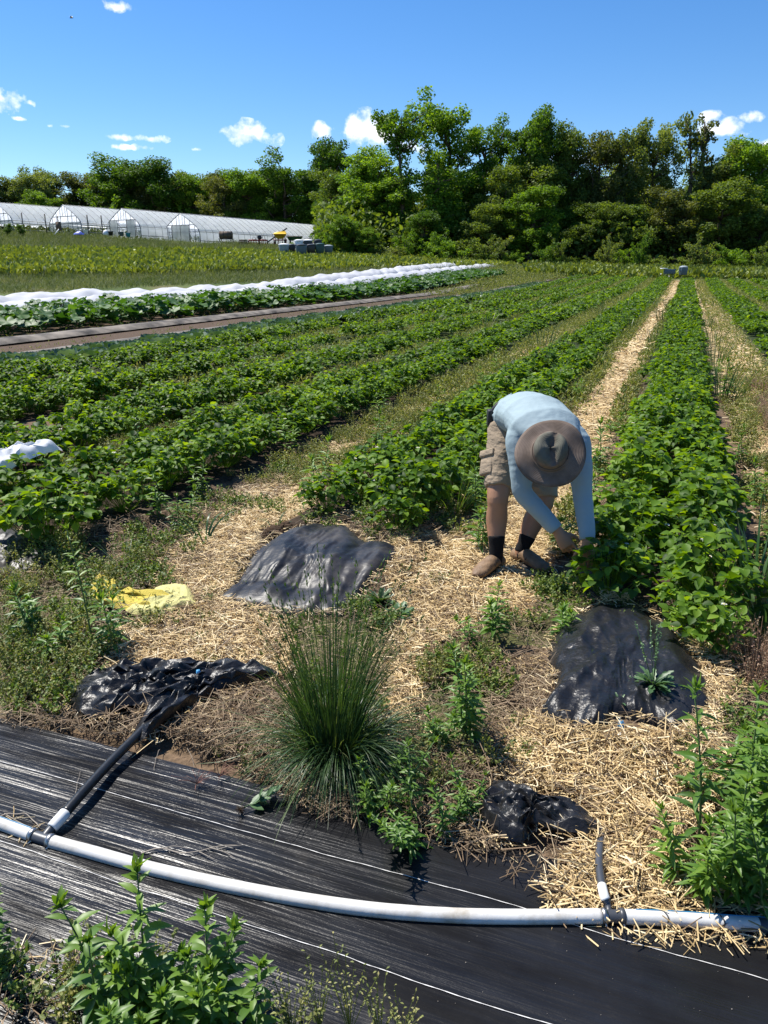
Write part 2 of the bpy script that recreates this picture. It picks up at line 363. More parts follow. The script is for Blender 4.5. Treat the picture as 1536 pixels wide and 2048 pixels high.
# ------------------------------------------------------------ landscape fabric, ground
def fabric_mat():
    m, n, l, b = nodes('woven_landscape_fabric')
    t = n.new('ShaderNodeTexCoord')
    mp = n.new('ShaderNodeMapping'); mp.inputs['Rotation'].default_value = (0, 0, ANG); l.new(t.outputs['Object'], mp.inputs[0])   # x = across (v), y = along rows (u)
    # dust
    z = n.new('ShaderNodeTexNoise'); z.inputs['Scale'].default_value = 3; z.inputs['Detail'].default_value = 8; z.inputs['Roughness'].default_value = .65; l.new(mp.outputs[0], z.inputs['Vector'])
    r = ramp(n, [(.35, (.008, .008, .009)), (.6, (.013, .013, .014)), (.76, (.05, .045, .038))]); l.new(z.outputs[0], r.inputs[0]); l.new(r.outputs[0], b.inputs['Base Color'])
    def stretched(sx, sy, detail=4, scale=1.):
        q = n.new('ShaderNodeMapping'); q.inputs['Scale'].default_value = (sx, sy, 1); l.new(mp.outputs[0], q.inputs[0])
        w = n.new('ShaderNodeTexNoise'); w.inputs['Scale'].default_value = scale; w.inputs['Detail'].default_value = detail; w.inputs['Roughness'].default_value = .6; l.new(q.outputs[0], w.inputs['Vector']); return w.outputs[0]
    a = stretched(1.0, 32, 3); c = stretched(90, 330, 2); d = stretched(22, 150, 3)
    def mul(x, k):
        q = n.new('ShaderNodeMath'); q.operation = 'MULTIPLY'; l.new(x, q.inputs[0]); q.inputs[1].default_value = k; return q.outputs[0]
    def add(x, y):
        q = n.new('ShaderNodeMath'); q.operation = 'ADD'; l.new(x, q.inputs[0]); l.new(y, q.inputs[1]); return q.outputs[0]
    h = add(add(mul(a, .010), mul(c, .0007)), mul(d, .0010))
    bp = n.new('ShaderNodeBump'); bp.inputs['Strength'].default_value = .75; bp.inputs['Distance'].default_value = 1.; l.new(h, bp.inputs['Height']); l.new(bp.outputs[0], b.inputs['Normal'])
    rz_ = n.new('ShaderNodeMapRange'); rz_.inputs[1].default_value = .38; rz_.inputs[2].default_value = .6; rz_.inputs[3].default_value = .38; rz_.inputs[4].default_value = .03; l.new(stretched(1.3, 9, 8), rz_.inputs[0]); l.new(rz_.outputs[0], b.inputs['Specular IOR Level']); b.inputs['Roughness'].default_value = .31
    return m
M['fabric'] = fabric_mat()
M['whitethread'] = mat('white_thread', (.62, .61, .58), .7)

Z = {}
Z['S1'] = poly([(330, 1110), (420, 1060), (540, 1010), (620, 960), (640, 990), (610, 1030), (520, 1070), (510, 1150), (430, 1200), (570, 1240), (600, 1330), (550, 1365), (230, 1345), (170, 1300), (290, 1240), (390, 1215), (300, 1170)])
Z['S3'] = poly([(790, 1110), (900, 1070), (960, 1040), (1100, 960), (1180, 960), (1180, 1010), (1120, 1110), (960, 1170), (1000, 1230), (930, 1260), (860, 1310), (830, 1440), (780, 1460), (790, 1330), (770, 1200)])
Z['S4'] = poly([(1340, 1300), (1420, 1330), (1480, 1400), (1440, 1480), (1450, 1600), (1350, 1700), (1400, 1790), (1536, 1820), (1536, 1850), (1090, 1830), (1090, 1770), (1160, 1690), (1190, 1640), (1150, 1590), (1000, 1570), (1000, 1480), (1050, 1440), (1110, 1480), (1220, 1500), (1350, 1500), (1410, 1450), (1390, 1350)])
Z['S5'] = poly([(1190, 1862), (1536, 1872), (1536, 1905), (1400, 1890), (1250, 1885)])
Z['D1'] = poly([(370, 1395), (560, 1370), (620, 1500), (560, 1540), (450, 1500), (330, 1480), (300, 1450)])
Z['D2'] = poly([(960, 1320), (1090, 1320), (1110, 1380), (1050, 1440), (990, 1520), (960, 1600), (860, 1560), (930, 1480), (980, 1400)])
Z['D3'] = poly([(0, 1420), (200, 1430), (330, 1480), (250, 1480), (0, 1450)])
Z['D4'] = poly([(740, 1560), (960, 1600), (1010, 1700), (940, 1720), (760, 1640)])
Z['D5'] = poly([(0, 1905), (150, 1925), (330, 1960), (520, 2000), (600, 2080), (0, 2080)])
Z['W1'] = poly([(0, 1130), (110, 1090), (220, 1120), (330, 1110), (330, 1170), (400, 1225), (330, 1250), (200, 1330), (150, 1430), (0, 1435)])
Z['W2'] = poly([(380, 1100), (500, 1080), (510, 1140), (450, 1170), (390, 1160)])
Z['W3'] = poly([(590, 1250), (690, 1200), (800, 1230), (800, 1330), (780, 1500), (600, 1500)])
Z['W4'] = poly([(830, 1350), (900, 1310), (1000, 1290), (1010, 1400), (980, 1500), (850, 1480)])
Z['W5'] = poly([(740, 1480), (860, 1480), (990, 1520), (960, 1650), (820, 1690), (700, 1620)])
Z['W6'] = poly([(940, 1200), (1010, 1155), (1130, 1160), (1180, 1220), (1110, 1290), (960, 1300)])
Z['W7'] = poly([(1420, 1190), (1560, 1180), (1560, 1440), (1440, 1360), (1370, 1290)])
Z['W12'] = poly([(1360, 1500), (1430, 1420), (1560, 1400), (1560, 1830), (1420, 1800), (1350, 1700)])

Z['D6'] = poly([(430, 1440), (600, 1470), (720, 1600), (640, 1640), (500, 1540), (380, 1490)])
Z['ALL'] = poly([(0, 1130), (500, 1090), (800, 1100), (1000, 1200), (1536, 1250), (1536, 1830), (1100, 1795), (700, 1640), (330, 1490), (0, 1435)])
Z['W8'] = poly([(600, 1065), (800, 1115), (960, 1085), (1000, 1010), (900, 1040), (760, 1040)])
Z['W9'] = poly([(60, 1100), (330, 1110), (430, 1060), (560, 1000), (640, 930), (560, 940), (400, 1010), (250, 1060)])
Z['D7'] = poly([(180, 1435), (340, 1465), (480, 1525), (640, 1640), (720, 1650), (620, 1530), (420, 1440), (300, 1425)])
def ground():
    nx, ny = 560, 620
    tx = np.linspace(-7.6, 7.6, nx); X = .9*np.sinh(tx)
    ty = np.linspace(-6.6, 7.6, ny); Y = 2.6+.9*np.sinh(ty)
    XX, YY = np.meshgrid(X, Y); u, v = uv(XX, YY)
    ZZ = terrain(XX, YY)+bed(u, v)
    near = np.clip((16-np.hypot(XX, YY))/6, 0, 1)
    ZZ = ZZ+near*((fbm(XX*6, YY*6)-.5)*.03+(fbm(XX*25+9, YY*25, 3)-.5)*.012)-.006
    # keep the soil under the fabric
    uf, vf = u, v
    onfab = (uf > 1.02) & (uf < 2.05) & (vf > -6) & (vf < 3.5)
    ZZ = np.where(onfab, np.minimum(ZZ, .0)-.012, ZZ)
    hole = np.hypot(XX-HOLE[0], (YY-HOLE[1])*1.0); ZZ = ZZ-.10*np.clip(1-hole/.16, 0, 1)**.7
    soil = np.array([.13, .092, .06]); strawc = np.array([.36, .25, .125]); green = np.array([.075, .09, .03]); brown = np.array([.12, .085, .052])
    n1 = fbm(XX*3, YY*3, 4); c = soil[None, None]*(.6+.8*n1[..., None])
    row_soil = np.array([.045, .032, .022])  # darker ground colour used inside the strawberry rows
    def mixin(P, col, k=1.):
        ins = inpoly(XX+(fbm(XX*9, YY*9)-.5)*.25, YY+(fbm(XX*9+50, YY*9)-.5)*.25, P)
        return np.where(ins[..., None], c*(1-k)+np.array(col)*k*(.55+.9*fbm(XX*14, YY*14, 3)[..., None]), c)
    for k in ('S1', 'S3', 'S4', 'S5'): c = mixin(Z[k], strawc*.8)
    for k in ('D1', 'D2', 'D3', 'D4', 'D5', 'D6'): c = mixin(Z[k], brown)
    for k in ('W1', 'W2', 'W3', 'W4', 'W5', 'W6', 'W7', 'W12'): c = mixin(Z[k], green, .8)
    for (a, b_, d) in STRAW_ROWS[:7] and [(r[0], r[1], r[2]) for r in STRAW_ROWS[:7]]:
        ins = (np.abs(v-a) < b_) & (u > d-.2); c = np.where(ins[..., None], row_soil*(.6+.8*n1[..., None]), c)
    p0 = (np.abs(v+.92) < .34+.1*(n1-.5)) & (u > 3.6); c = np.where(p0[..., None], strawc*(.5+.9*n1[..., None]), c)
    for pc in (1.0, -2.85):
        p1 = (np.abs(v-pc) < .2+.15*(n1-.5)) & (u > 4.2); c = np.where(p1[..., None], (strawc*.55+green*.45)*(.5+.9*n1[..., None]), c)
    hd = np.clip(1-hole/.2, 0, 1)[..., None]**.5; c = c*(1-hd)+np.array([.03, .02, .012])*hd
    V = np.stack([XX, YY, ZZ], -1).reshape(-1, 3)
    i = np.arange(ny-1)[:, None]*nx+np.arange(nx-1)[None]; i = i.ravel()
    F = np.stack([i, i+1, i+nx+1, i+nx], 1)
    m, n, l, b = nodes('field_ground')
    ca = n.new('ShaderNodeAttribute'); ca.attribute_name = 'col'
    t = n.new('ShaderNodeTexCoord'); z = n.new('ShaderNodeTexNoise'); z.inputs['Scale'].default_value = 30; z.inputs['Detail'].default_value = 8; l.new(t.outputs['Object'], z.inputs['Vector'])
    r = ramp(n, [(.3, (.45, .45, .45)), (.7, (1.4, 1.35, 1.3))]); l.new(z.outputs[0], r.inputs[0])
    mx = n.new('ShaderNodeMix'); mx.data_type = 'RGBA'; mx.blend_type = 'MULTIPLY'; mx.inputs[0].default_value = 1; mx.clamp_result = False
    l.new(ca.outputs['Color'], mx.inputs[6]); l.new(r.outputs[0], mx.inputs[7])
    # far field: bands between the rows from the true position across the rows
    mp = n.new('ShaderNodeMapping'); mp.inputs['Rotation'].default_value = (0, 0, ANG); l.new(t.outputs['Object'], mp.inputs[0])
    sx = n.new('ShaderNodeSeparateXYZ'); l.new(mp.outputs[0], sx.inputs[0])
    mr = n.new('ShaderNodeMapRange'); mr.inputs[1].default_value = -32; mr.inputs[2].default_value = 10; l.new(sx.outputs[0], mr.inputs[0])
    q = lambda vv: (vv+32)/42
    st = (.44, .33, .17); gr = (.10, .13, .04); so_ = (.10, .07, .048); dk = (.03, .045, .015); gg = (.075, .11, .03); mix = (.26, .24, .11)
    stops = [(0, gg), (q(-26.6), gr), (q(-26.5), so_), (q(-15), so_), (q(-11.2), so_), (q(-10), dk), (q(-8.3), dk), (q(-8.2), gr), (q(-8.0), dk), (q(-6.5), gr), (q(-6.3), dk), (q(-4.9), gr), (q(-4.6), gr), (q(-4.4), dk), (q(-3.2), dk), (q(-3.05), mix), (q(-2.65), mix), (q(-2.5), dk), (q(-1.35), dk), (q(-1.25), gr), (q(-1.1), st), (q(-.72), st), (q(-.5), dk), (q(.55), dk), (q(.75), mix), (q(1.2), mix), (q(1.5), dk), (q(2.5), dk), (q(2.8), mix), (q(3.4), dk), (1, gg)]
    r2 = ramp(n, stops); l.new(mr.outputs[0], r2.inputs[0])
    # beyond the ends of the rows: grass
    z3 = n.new('ShaderNodeTexNoise'); z3.inputs['Scale'].default_value = .25; z3.inputs['Detail'].default_value = 8; l.new(t.outputs['Object'], z3.inputs['Vector'])
    r3 = ramp(n, [(.35, (.06, .095, .025)), (.55, (.10, .135, .04)), (.7, (.17, .15, .075))]); l.new(z3.outputs[0], r3.inputs[0])
    g1 = n.new('ShaderNodeMapRange'); g1.inputs[1].default_value = 76; g1.inputs[2].default_value = 78; l.new(sx.outputs[1], g1.inputs[0])
    g2 = n.new('ShaderNodeMapRange'); g2.inputs[1].default_value = -26.5; g2.inputs[2].default_value = -27; l.new(sx.outputs[0], g2.inputs[0])
    gm = n.new('ShaderNodeMath'); gm.operation = 'MAXIMUM'; l.new(g1.outputs[0], gm.inputs[0]); l.new(g2.outputs[0], gm.inputs[1])
    m1 = n.new('ShaderNodeMix'); m1.data_type = 'RGBA'; l.new(gm.outputs[0], m1.inputs[0]); l.new(r2.outputs[0], m1.inputs[6]); l.new(r3.outputs[0], m1.inputs[7])
    m2 = n.new('ShaderNodeMix'); m2.data_type = 'RGBA'; m2.blend_type = 'MULTIPLY'; m2.inputs[0].default_value = 1; m2.clamp_result = False; l.new(m1.outputs[2], m2.inputs[6]); l.new(r.outputs[0], m2.inputs[7])
    na = n.new('ShaderNodeAttribute'); na.attribute_name = 'near'
    m3 = n.new('ShaderNodeMix'); m3.data_type = 'RGBA'; l.new(na.outputs['Fac'], m3.inputs[0]); l.new(m2.outputs[2], m3.inputs[6]); l.new(mx.outputs[2], m3.inputs[7])
    l.new(m3.outputs[2], b.inputs['Base Color']); b.inputs['Roughness'].default_value = .95; b.inputs['Specular IOR Level'].default_value = .15
    bp = n.new('ShaderNodeBump'); bp.inputs['Strength'].default_value = .8; bp.inputs['Distance'].default_value = .02; l.new(z.outputs[0], bp.inputs['Height']); l.new(bp.outputs[0], b.inputs['Normal'])
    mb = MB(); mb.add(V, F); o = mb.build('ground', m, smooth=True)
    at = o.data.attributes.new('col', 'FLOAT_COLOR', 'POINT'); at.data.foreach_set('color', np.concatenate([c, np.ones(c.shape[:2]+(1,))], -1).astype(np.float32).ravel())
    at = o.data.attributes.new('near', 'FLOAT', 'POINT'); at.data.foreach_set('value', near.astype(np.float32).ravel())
    tag(o, 'field ground of soil, straw paths and grass', kind='structure')
HOLE = G(548, 1085)
ground()

def fabric():
    t = empty('landscape_fabric', (0, 1.5, 0), 0, 'black woven landscape fabric with thin white guide lines lying under the white hose', 'landscape fabric')
    us = np.linspace(.62, 1.93, 110); vs = np.linspace(-3.4, 2.4, 400)
    U, Vv = np.meshgrid(us, vs, indexing='ij')
    z = .006+.014*(fbm(U*4, Vv*.9, 3)-.3)*np.clip((1.93-U)*8, .2, 1)+.004*ridge(U*11, Vv*1.2, 2)
    X, Y = xy(U+.03*(fbm(U*3, Vv*3)-.5), Vv)
    z = z+(X*0)
    FAB.update(us=us, vs=vs, z=z)
    mb = MB(); nx = len(vs); i = (np.arange(len(us)-1)[:, None]*nx+np.arange(nx-1)[None]).ravel()
    mb.add(np.stack([X, Y, z], -1).reshape(-1, 3), np.stack([i, i+1, i+nx+1, i+nx], 1)); mb.build('cloth', M['fabric'], t, True)
    for uu in (.80, 1.095, 1.395, 1.705):
        mb = MB(); vv = np.linspace(-3.3, 2.3, 900)
        zz = fabz(np.full_like(vv, uu), vv)+.0025
        w = .0009*(1+.25*np.sign(np.sin(vv*900)))
        x0, y0 = xy(uu-w+.03*(fbm(uu*3+vv*0, vv*3)-.5), vv); x1, y1 = xy(uu+w+.03*(fbm(uu*3+vv*0, vv*3)-.5), vv)
        V = np.stack([np.stack([x0, y0, zz], -1), np.stack([x1, y1, zz], -1)], 1).reshape(-1, 3); k = np.arange(len(vv)-1)*2
        mb.add(V, np.stack([k, k+1, k+3, k+2], 1)); mb.build('guide_line', M['whitethread'], t)
FAB = {}
def fabz(u, v):
    us, vs, z = FAB['us'], FAB['vs'], FAB['z']
    a = np.clip((u-us[0])/(us[1]-us[0]), 0, len(us)-1.001); b = np.clip((v-vs[0])/(vs[1]-vs[0]), 0, len(vs)-1.001)
    i = a.astype(int); j = b.astype(int); fa = a-i; fb = b-j
    return z[i, j]*(1-fa)*(1-fb)+z[i+1, j]*fa*(1-fb)+z[i, j+1]*(1-fa)*fb+z[i+1, j+1]*fa*fb
fabric()

# ------------------------------------------------------------ hoses
def hose():
    pts = [(-260, 1560), (-120, 1610), (0, 1648), (90, 1680), (180, 1705), (300, 1738), (450, 1772), (600, 1800), (750, 1821), (900, 1832), (1050, 1835), (1210, 1834), (1350, 1839), (1460, 1847), (1536, 1852), (1640, 1862), (1780, 1885)]
    c = np.array([np.append(G(x, y, .02), .0225) for x, y in pts])
    def seg(a, b): return c[a:b]
    full = spline(c, 400)
    root = empty('irrigation_hose', full[200], 0, 'long white layflat irrigation hose curving across the black landscape fabric', 'hose')
    def cut(px0, px1):
        g0 = G(px0, 1700)[0]
        w = np.array([pxof(p)[0] for p in full]); return full[(w >= px0) & (w <= px1)]
    def hosemesh(name, P, m, r=.0196):
        mb = MB(); rr = np.full(len(P), r)*(1+.03*(fbm(np.arange(len(P))*.15, 3)-.5)); tube(mb, P, np.stack([rr*1.05, rr*.93], 1), 20); return mb.build(name, m, root, True)
    for a, b in ((-300, 72), (96, 1206), (1244, 1900)): hosemesh('hose_section', cut(a, b), M['hosew'])
    # blue tracer line along the hose at both ends
    for a, b in ((-290, 66), (1270, 1850)):
        P = cut(a, b)+np.array([0, .009, .0172]); mb = MB(); tube(mb, P, .0016, 5); mb.build('tracer_line', M['blueline'], root)
    for x0, x1, nm in ((60, 108, 0), (1198, 1252, 1)):
        P = cut(x0, x1); P = np.array([P[0]-(P[1]-P[0])*.3, *P[1:]]); hosemesh('tee_fitting', P, M['hoseg'], .0176)
    # clamps
    for x in (66, 102, 1206, 1246):
        w = np.array([pxof(p)[0] for p in full]); i = int(np.argmin(abs(w-x))); p = full[i]; d = nrm(full[i+1]-full[i-1])
        mb = MB(); tube(mb, [p-d*.007, p-d*.0062, p+d*.0062, p+d*.007], [.0205, .0222, .0222, .0205], 20); cl = mb.build('hose_clamp', M['steel'] if x != 1246 else M['hoseg'], root)
        s = nrm(np.cross(d, [0, 0, 1.]))
        q = p+np.array([0, -.020, -.006]); q[2] = max(q[2], .012)
        mb = MB(); tube(mb, [q-s*.010, q-s*.004, q-s*.004, q+s*.009], [.0045, .0045, .0025, .0025], 6); b = mb.build('clamp_screw', M['steel'], root); 
    # black printed ticks / dark joint at the right end
    P = cut(1515, 1600); hosemesh('coupling', P, M['hoseg'], .0204)
    for x in (1330, 1440):
        w = np.array([pxof(p)[0] for p in full]); i = int(np.argmin(abs(w-x))); p = full[i]; d = nrm(full[i+1]-full[i-1]); s = nrm(np.cross(d, [0, 0, 1.]))
        mb = MB(); A = np.linspace(.3, 1.7, 9)
        tube(mb, [p+d*.006*math.sin(a*2)+s*.0212*math.cos(a)+np.array([0, 0, .020*math.sin(a)]) for a in A], .002, 5); mb.build('wire_tie', M['dark'], root)
def pxof(p):
    x, y, z = p; z = z-CAMH; dep = y*math.cos(PIT)-z*math.sin(PIT); up = y*math.sin(PIT)+z*math.cos(PIT)
    return 768+FPX*x/dep, 1024-FPX*up/dep
hose()
def riser(pts, rad, name, label, tapepx, matm, teepx):
    c = np.array([np.append(G(x, y, z), z) for x, y, z in pts]); P = spline(c, 60)
    root = empty(name, P[30]*[1, 1, 0], 0, label, 'hose')
    w = np.array([pxof(p)[1] for p in P])
    k0 = w > teepx; k1 = (w <= teepx+2) & (w > tapepx-1); k2 = w <= tapepx+1
    mb = MB(); tube(mb, P[w > tapepx-6], rad*.84, 16); mb.build('barb', M['hoseg'], root, True)
    mb = MB(); tube(mb, P[k2], rad, 16); mb.build('tube', matm, root, True)
    mb = MB(); q = P[(w < teepx) & (w > tapepx-3)]; tube(mb, q, rad*1.12, 16); mb.build('white_tape', M['wtape'], root, True)
riser([(84, 1682, .022), (97, 1664, .028), (125, 1632, .045), (170, 1580, .05), (225, 1520, .05), (290, 1455, .055), (315, 1425, .055)], .0165, 'riser_hose', 'black riser hose from the left tee of the white hose to the crumpled black film', 1627, M['hoseb'], 1656)
riser([(1218, 1834, .022), (1216, 1812, .032), (1208, 1790, .05), (1202, 1760, .05), (1198, 1725, .045), (1200, 1690, .035), (1204, 1660, .02)], .0118, 'riser_hose', 'short grey riser hose rising from straw at the right tee of the white hose', 1774, M['hoseg'], 1799)

def creases(x, y, seed, n=16):
    g = np.random.default_rng(seed+70); w = 0; t = 0; n = 7
    for i in range(n):          # folded facets: triangle waves in many directions, warped
        a = g.normal(.5, .7); f = g.uniform(.25, .7)*(1+i*.35); ph = g.uniform(0, 9); amp = 1/(1+i*.5)
        q = (x*math.cos(a)+y*math.sin(a))*f+ph+.5*fbm(x*.7+i*3, y*.7)
        w = w+amp*np.abs(((q) % 2)-1)*fbm(x*.6+i*5, y*.6+i, 2); t += amp*.5
    return w/t*.75
# ------------------------------------------------------------ sheets of film and cloth
EDGES = []
def sheet(name, pts, m, label, cat, height=.05, wr=.02, wf=(8, 8), ctr=None, stretch=None, nr=46, na=220, edge=.012, seed=0, lift=0., facet=0., mats=None, rough_edge=.02, curl=0., group=None, extra=None):
    P = poly(pts); k = len(P)
    if name == 'mulch_film': EDGES.append(P)
    B = spline(np.concatenate([P, P[:1]]), na+1)[:-1]
    c = P.mean(0) if ctr is None else G(*ctr)
    B = c+(B-c)*(1+rough_edge*(vn(np.arange(na)*.6+seed, seed)*2-1))[:, None]
    r = np.linspace(0, 1, nr)[1:]
    X = c[0]+(B[:, 0]-c[0])[None]*r[:, None]; Y = c[1]+(B[:, 1]-c[1])[None]*r[:, None]
    e = 1-r[:, None]**3; tuck = -.035*np.clip((r[:, None]-.9)/.1, 0, 1)**2
    wx, wy = wf; u, v = uv(X, Y)
    w = creases(v*wx, u*wy, seed)
    zz = H(X, Y)+lift+height*e+wr*w*(.35+.65*np.clip(e*2, 0, 1))+edge+tuck*(not facet)+curl*r[:, None]**8+.0015*(fbm(X*40, Y*40, 3)-.5)+(.020*(ridge(v*24+3*fbm(u*5, v*5), u*5, 2)-.5) if not facet else 0)*np.clip(1.4-r[:, None], 0, 1)
    if facet:
        gf = np.random.default_rng(seed+5); sp = np.hypot(X[1]-X[0], Y[1]-Y[0]).mean(); X = X+gf.normal(0, sp*.28, X.shape)*(r[:, None] < .99); Y = Y+gf.normal(0, sp*.28, Y.shape)*(r[:, None] < .99)
        zz = zz+facet*gf.random(X.shape)**1.5*(r[:, None] < .97)+facet*.9*fbm(X*22, Y*22, 2)
    if extra is not None: zz = zz+extra(X, Y, u, v, r[:, None])
    V = np.stack([X, Y, zz], -1).reshape(-1, 3)
    V = np.concatenate([V, [[c[0], c[1], float(H(*c))+lift+height+wr*.4+edge]]])
    F = []; 
    for i in range(nr-2):
        j = np.arange(na); F.append(np.stack([i*na+j, i*na+(j+1) % na, (i+1)*na+(j+1) % na, (i+1)*na+j], 1))
    F = [np.concatenate(F), np.array([(len(V)-1, (j+1) % na, j) for j in range(na)])]
    mb = MB(); mb.add(V, F); o = mb.build(name, mats or m, smooth=not facet, loc=(float(c[0]), float(c[1]), 0.));
    if facet:
        gc = np.random.default_rng(seed+9); at = o.data.attributes.new('crease_edge', 'FLOAT', 'EDGE'); at.data.foreach_set('value', (gc.random(len(o.data.edges))**.7*.95).astype(np.float32))
        o.data.polygons.foreach_set('use_smooth', np.ones(len(o.data.polygons), bool)); sm = o.modifiers.new('sub', 'SUBSURF'); sm.levels = sm.render_levels = 3
    return tag(o, label, cat, group)
radial = lambda X, Y, u, v, r: .02*np.sin(v*42+3*u)*np.clip(r-.5, 0, 1)*1.2
sheet('mulch_film', [(430, 1205), (470, 1170), (520, 1120), (600, 1078), (680, 1075), (740, 1110), (800, 1120), (790, 1150), (740, 1185), (690, 1230), (620, 1235), (530, 1225)], M['filmdust'], 'dusty black plastic mulch sheet over a low mound beside the soil hole', 'plastic mulch', .03, .06, (16, 7), (620, 1150), seed=1)
sheet('mulch_film', [(1070, 1455), (1110, 1390), (1090, 1330), (1110, 1270), (1200, 1240), (1290, 1255), (1350, 1300), (1400, 1370), (1415, 1460), (1360, 1500), (1290, 1480), (1235, 1470), (1190, 1500), (1140, 1490)], M['film'], 'black plastic mulch sheet covering the end of the right strawberry bed', 'plastic mulch', .035, .055, (16, 8), (1240, 1360), seed=2, extra=radial)
sheet('mulch_film', [(135, 1420), (170, 1370), (230, 1345), (300, 1340), (400, 1350), (460, 1355), (440, 1380), (380, 1400), (300, 1430), (240, 1440), (180, 1450)], M['film'], 'crumpled shiny black plastic film lying on bare soil left of the grass clump', 'plastic mulch', .0, .05, (8, 7), (290, 1390), facet=.05, nr=9, na=34, seed=3, rough_edge=.06)
sheet('mulch_film', [(420, 1365), (440, 1335), (500, 1350), (555, 1362), (520, 1375), (440, 1395), (380, 1430), (330, 1470), (290, 1500), (260, 1495), (300, 1440), (370, 1395)], M['film'], 'twisted strip of black film ending at the black riser hose', 'plastic mulch', .01, .05, (8, 8), (400, 1395), facet=.045, nr=7, na=34, seed=4, rough_edge=.06)
sheet('mulch_film', [(955, 1640), (965, 1600), (1000, 1580), (1060, 1600), (1130, 1615), (1180, 1640), (1180, 1680), (1120, 1680), (1060, 1665), (1050, 1700), (1000, 1690)], M['film'], 'crumpled black film scrap at the edge of the fabric beside the straw', 'plastic mulch', .0, .05, (8, 8), (1060, 1640), facet=.034, nr=8, na=30, seed=5, rough_edge=.08)
sheet('mulch_film', [(-60, 1180), (-60, 1090), (20, 1080), (60, 1100), (110, 1110), (90, 1140), (30, 1160)], M['filmdust'], 'dusty black plastic sheet at the left edge under the strawberry row', 'plastic mulch', .04, .04, (6, 5), (10, 1125), seed=6)
sheet('row_cover', [(-120, 1060), (-60, 1010), (10, 1000), (70, 975), (132, 968), (128, 985), (95, 1003), (50, 1030), (0, 1050)], M['coverw'], 'white row cover fabric bunched on the strawberry plants at the left edge', 'row cover', .05, .12, (3, 3), (30, 1012), seed=7, lift=.24, facet=.06, nr=7, na=24)
sheet('yellow_cloth', [(180, 1200), (190, 1165), (215, 1170), (260, 1205), (320, 1215), (380, 1215), (300, 1232), (220, 1225)], M['ycloth2'], 'folded orange yellow cloth end half hidden by weeds', 'cloth', .0, .05, (9, 9), (235, 1200), facet=.03, nr=6, na=22, seed=8)
sheet('yellow_cloth', [(250, 1232), (300, 1210), (310, 1185), (350, 1178), (380, 1185), (393, 1215), (370, 1220), (330, 1235), (280, 1240)], M['ycloth'], 'pale yellow cloth lying bunched on the straw', 'cloth', .01, .05, (7, 7), (345, 1208), facet=.016, nr=8, na=24, seed=9)

# dark soil lumps round the hole
mb = MB(); 
for i in range(150):
    a = rng.uniform(0, 2*PI); r = rng.uniform(.04, .2); p = np.array([HOLE[0]-.05+r*math.cos(a)*1.2, HOLE[1]+.02+r*math.sin(a)*.8]); s = rng.uniform(.008, .03)
    q = nrm(rng.normal(size=(8, 3))); q[:] = [(x, y, z) for x in (-1, 1) for y in (-1, 1) for z in (-1, 1)]; q = q*s*rng.uniform(.5, 1, (8, 3)); zz = float(H(*p))
    mb.add(q+np.array([p[0], p[1], zz+s*.3]), np.array([(0, 1, 3, 2), (4, 6, 7, 5), (0, 4, 5, 1), (2, 3, 7, 6), (0, 2, 6, 4), (1, 5, 7, 3)]), rng.random())
tag(mb.build('soil_clods', M['soil'], smooth=True), 'dark crumbly soil clods round the hole by the dusty mulch sheet', 'soil', kind='stuff')
def blue_fit(px, py, label, s=1., white=True):
    p = np.append(G(px, py, .05), .05)
    t = empty('drip_fitting', p, 0, label, 'hose fitting')
    mb = MB(); d = np.array([-.1, .25, 1.])*s; d = d/np.linalg.norm(d); tube(mb, [p, p+d*.012, p+d*.03, p+d*.04], [.008*s, .011*s, .011*s, .009*s], 12); mb.build('blue_nut', M['bluefit'], t, True)
    for k in range(6):
        a = k*PI/3; mb2 = MB(); o = np.array([math.cos(a), math.sin(a), 0])*.0115*s; tube(mb2, [p+o+d*.004, p+o+d*.032], .0015, 4); mb2.build('grip_ridge', M['bluefit'], t)
    if white:
        q = np.append(G(px-12, py+28, .03), .03); mb = MB(); tube(mb, [q, q+np.array([.012, .0, .012]), q+np.array([.022, .03, .022])], [.017, .018, .014], 14); mb.build('white_elbow', M['wtape'], t, True)
        mb = MB(); tube(mb, [q+np.array([.022, .03, .022]), p], .006, 8); mb.build('barb', M['hoseb'], t, True)
blue_fit(1243, 1462, 'light blue drip fitting with a white elbow on the right black sheet')
blue_fit(398, 1358, 'small blue drip fitting lying on the crumpled film near the grass clump', .8, False)

# ------------------------------------------------------------ strawberry plants
def berry_mesh(nleaf, rad, hgt, lsize, tmpl, petiole=True, seed=0):
    g = np.random.default_rng(seed); mb = MB()
    az = g.uniform(0, 2*PI, nleaf); rr = rad*np.sqrt(g.uniform(.02, 1, nleaf)); h = hgt*(1.05-.55*(rr/rad)**2)*g.uniform(.65, 1.15, nleaf)
    tip = np.stack([rr*np.cos(az), rr*np.sin(az), h], 1)
    out = np.stack([np.cos(az), np.sin(az), g.uniform(-.35, .3, nleaf)], 1); out = nrm(out+g.normal(0, .3, (nleaf, 3)))
    for k, da in enumerate((0, 1.25, -1.25)):
        up = nrm(np.array([0, 0, 1.])+g.normal(0, .32, (nleaf, 3)))
        c, s_ = math.cos(da), math.sin(da)
        s = nrm(np.cross(out, up)); d = out*c+s*s_; d = nrm(d+np.array([0, 0, 1])*g.uniform(-.25, .3, (nleaf, 1)))
        inst(mb, *tmpl, tip+d*.004, frames(d, up), lsize*g.uniform(.7, 1.15, nleaf)*(1 if k == 0 else .9), g.uniform(0, 1, nleaf))
    if petiole:
        for i in range(nleaf):
            b = np.array([tip[i, 0]*.15, tip[i, 1]*.15, 0]); m = (b+tip[i])/2+np.array([tip[i, 0]*.12, tip[i, 1]*.12, 0])
            tube(mb, [b, m, tip[i]], .0016, 3, .9, cap=False)
    return mb
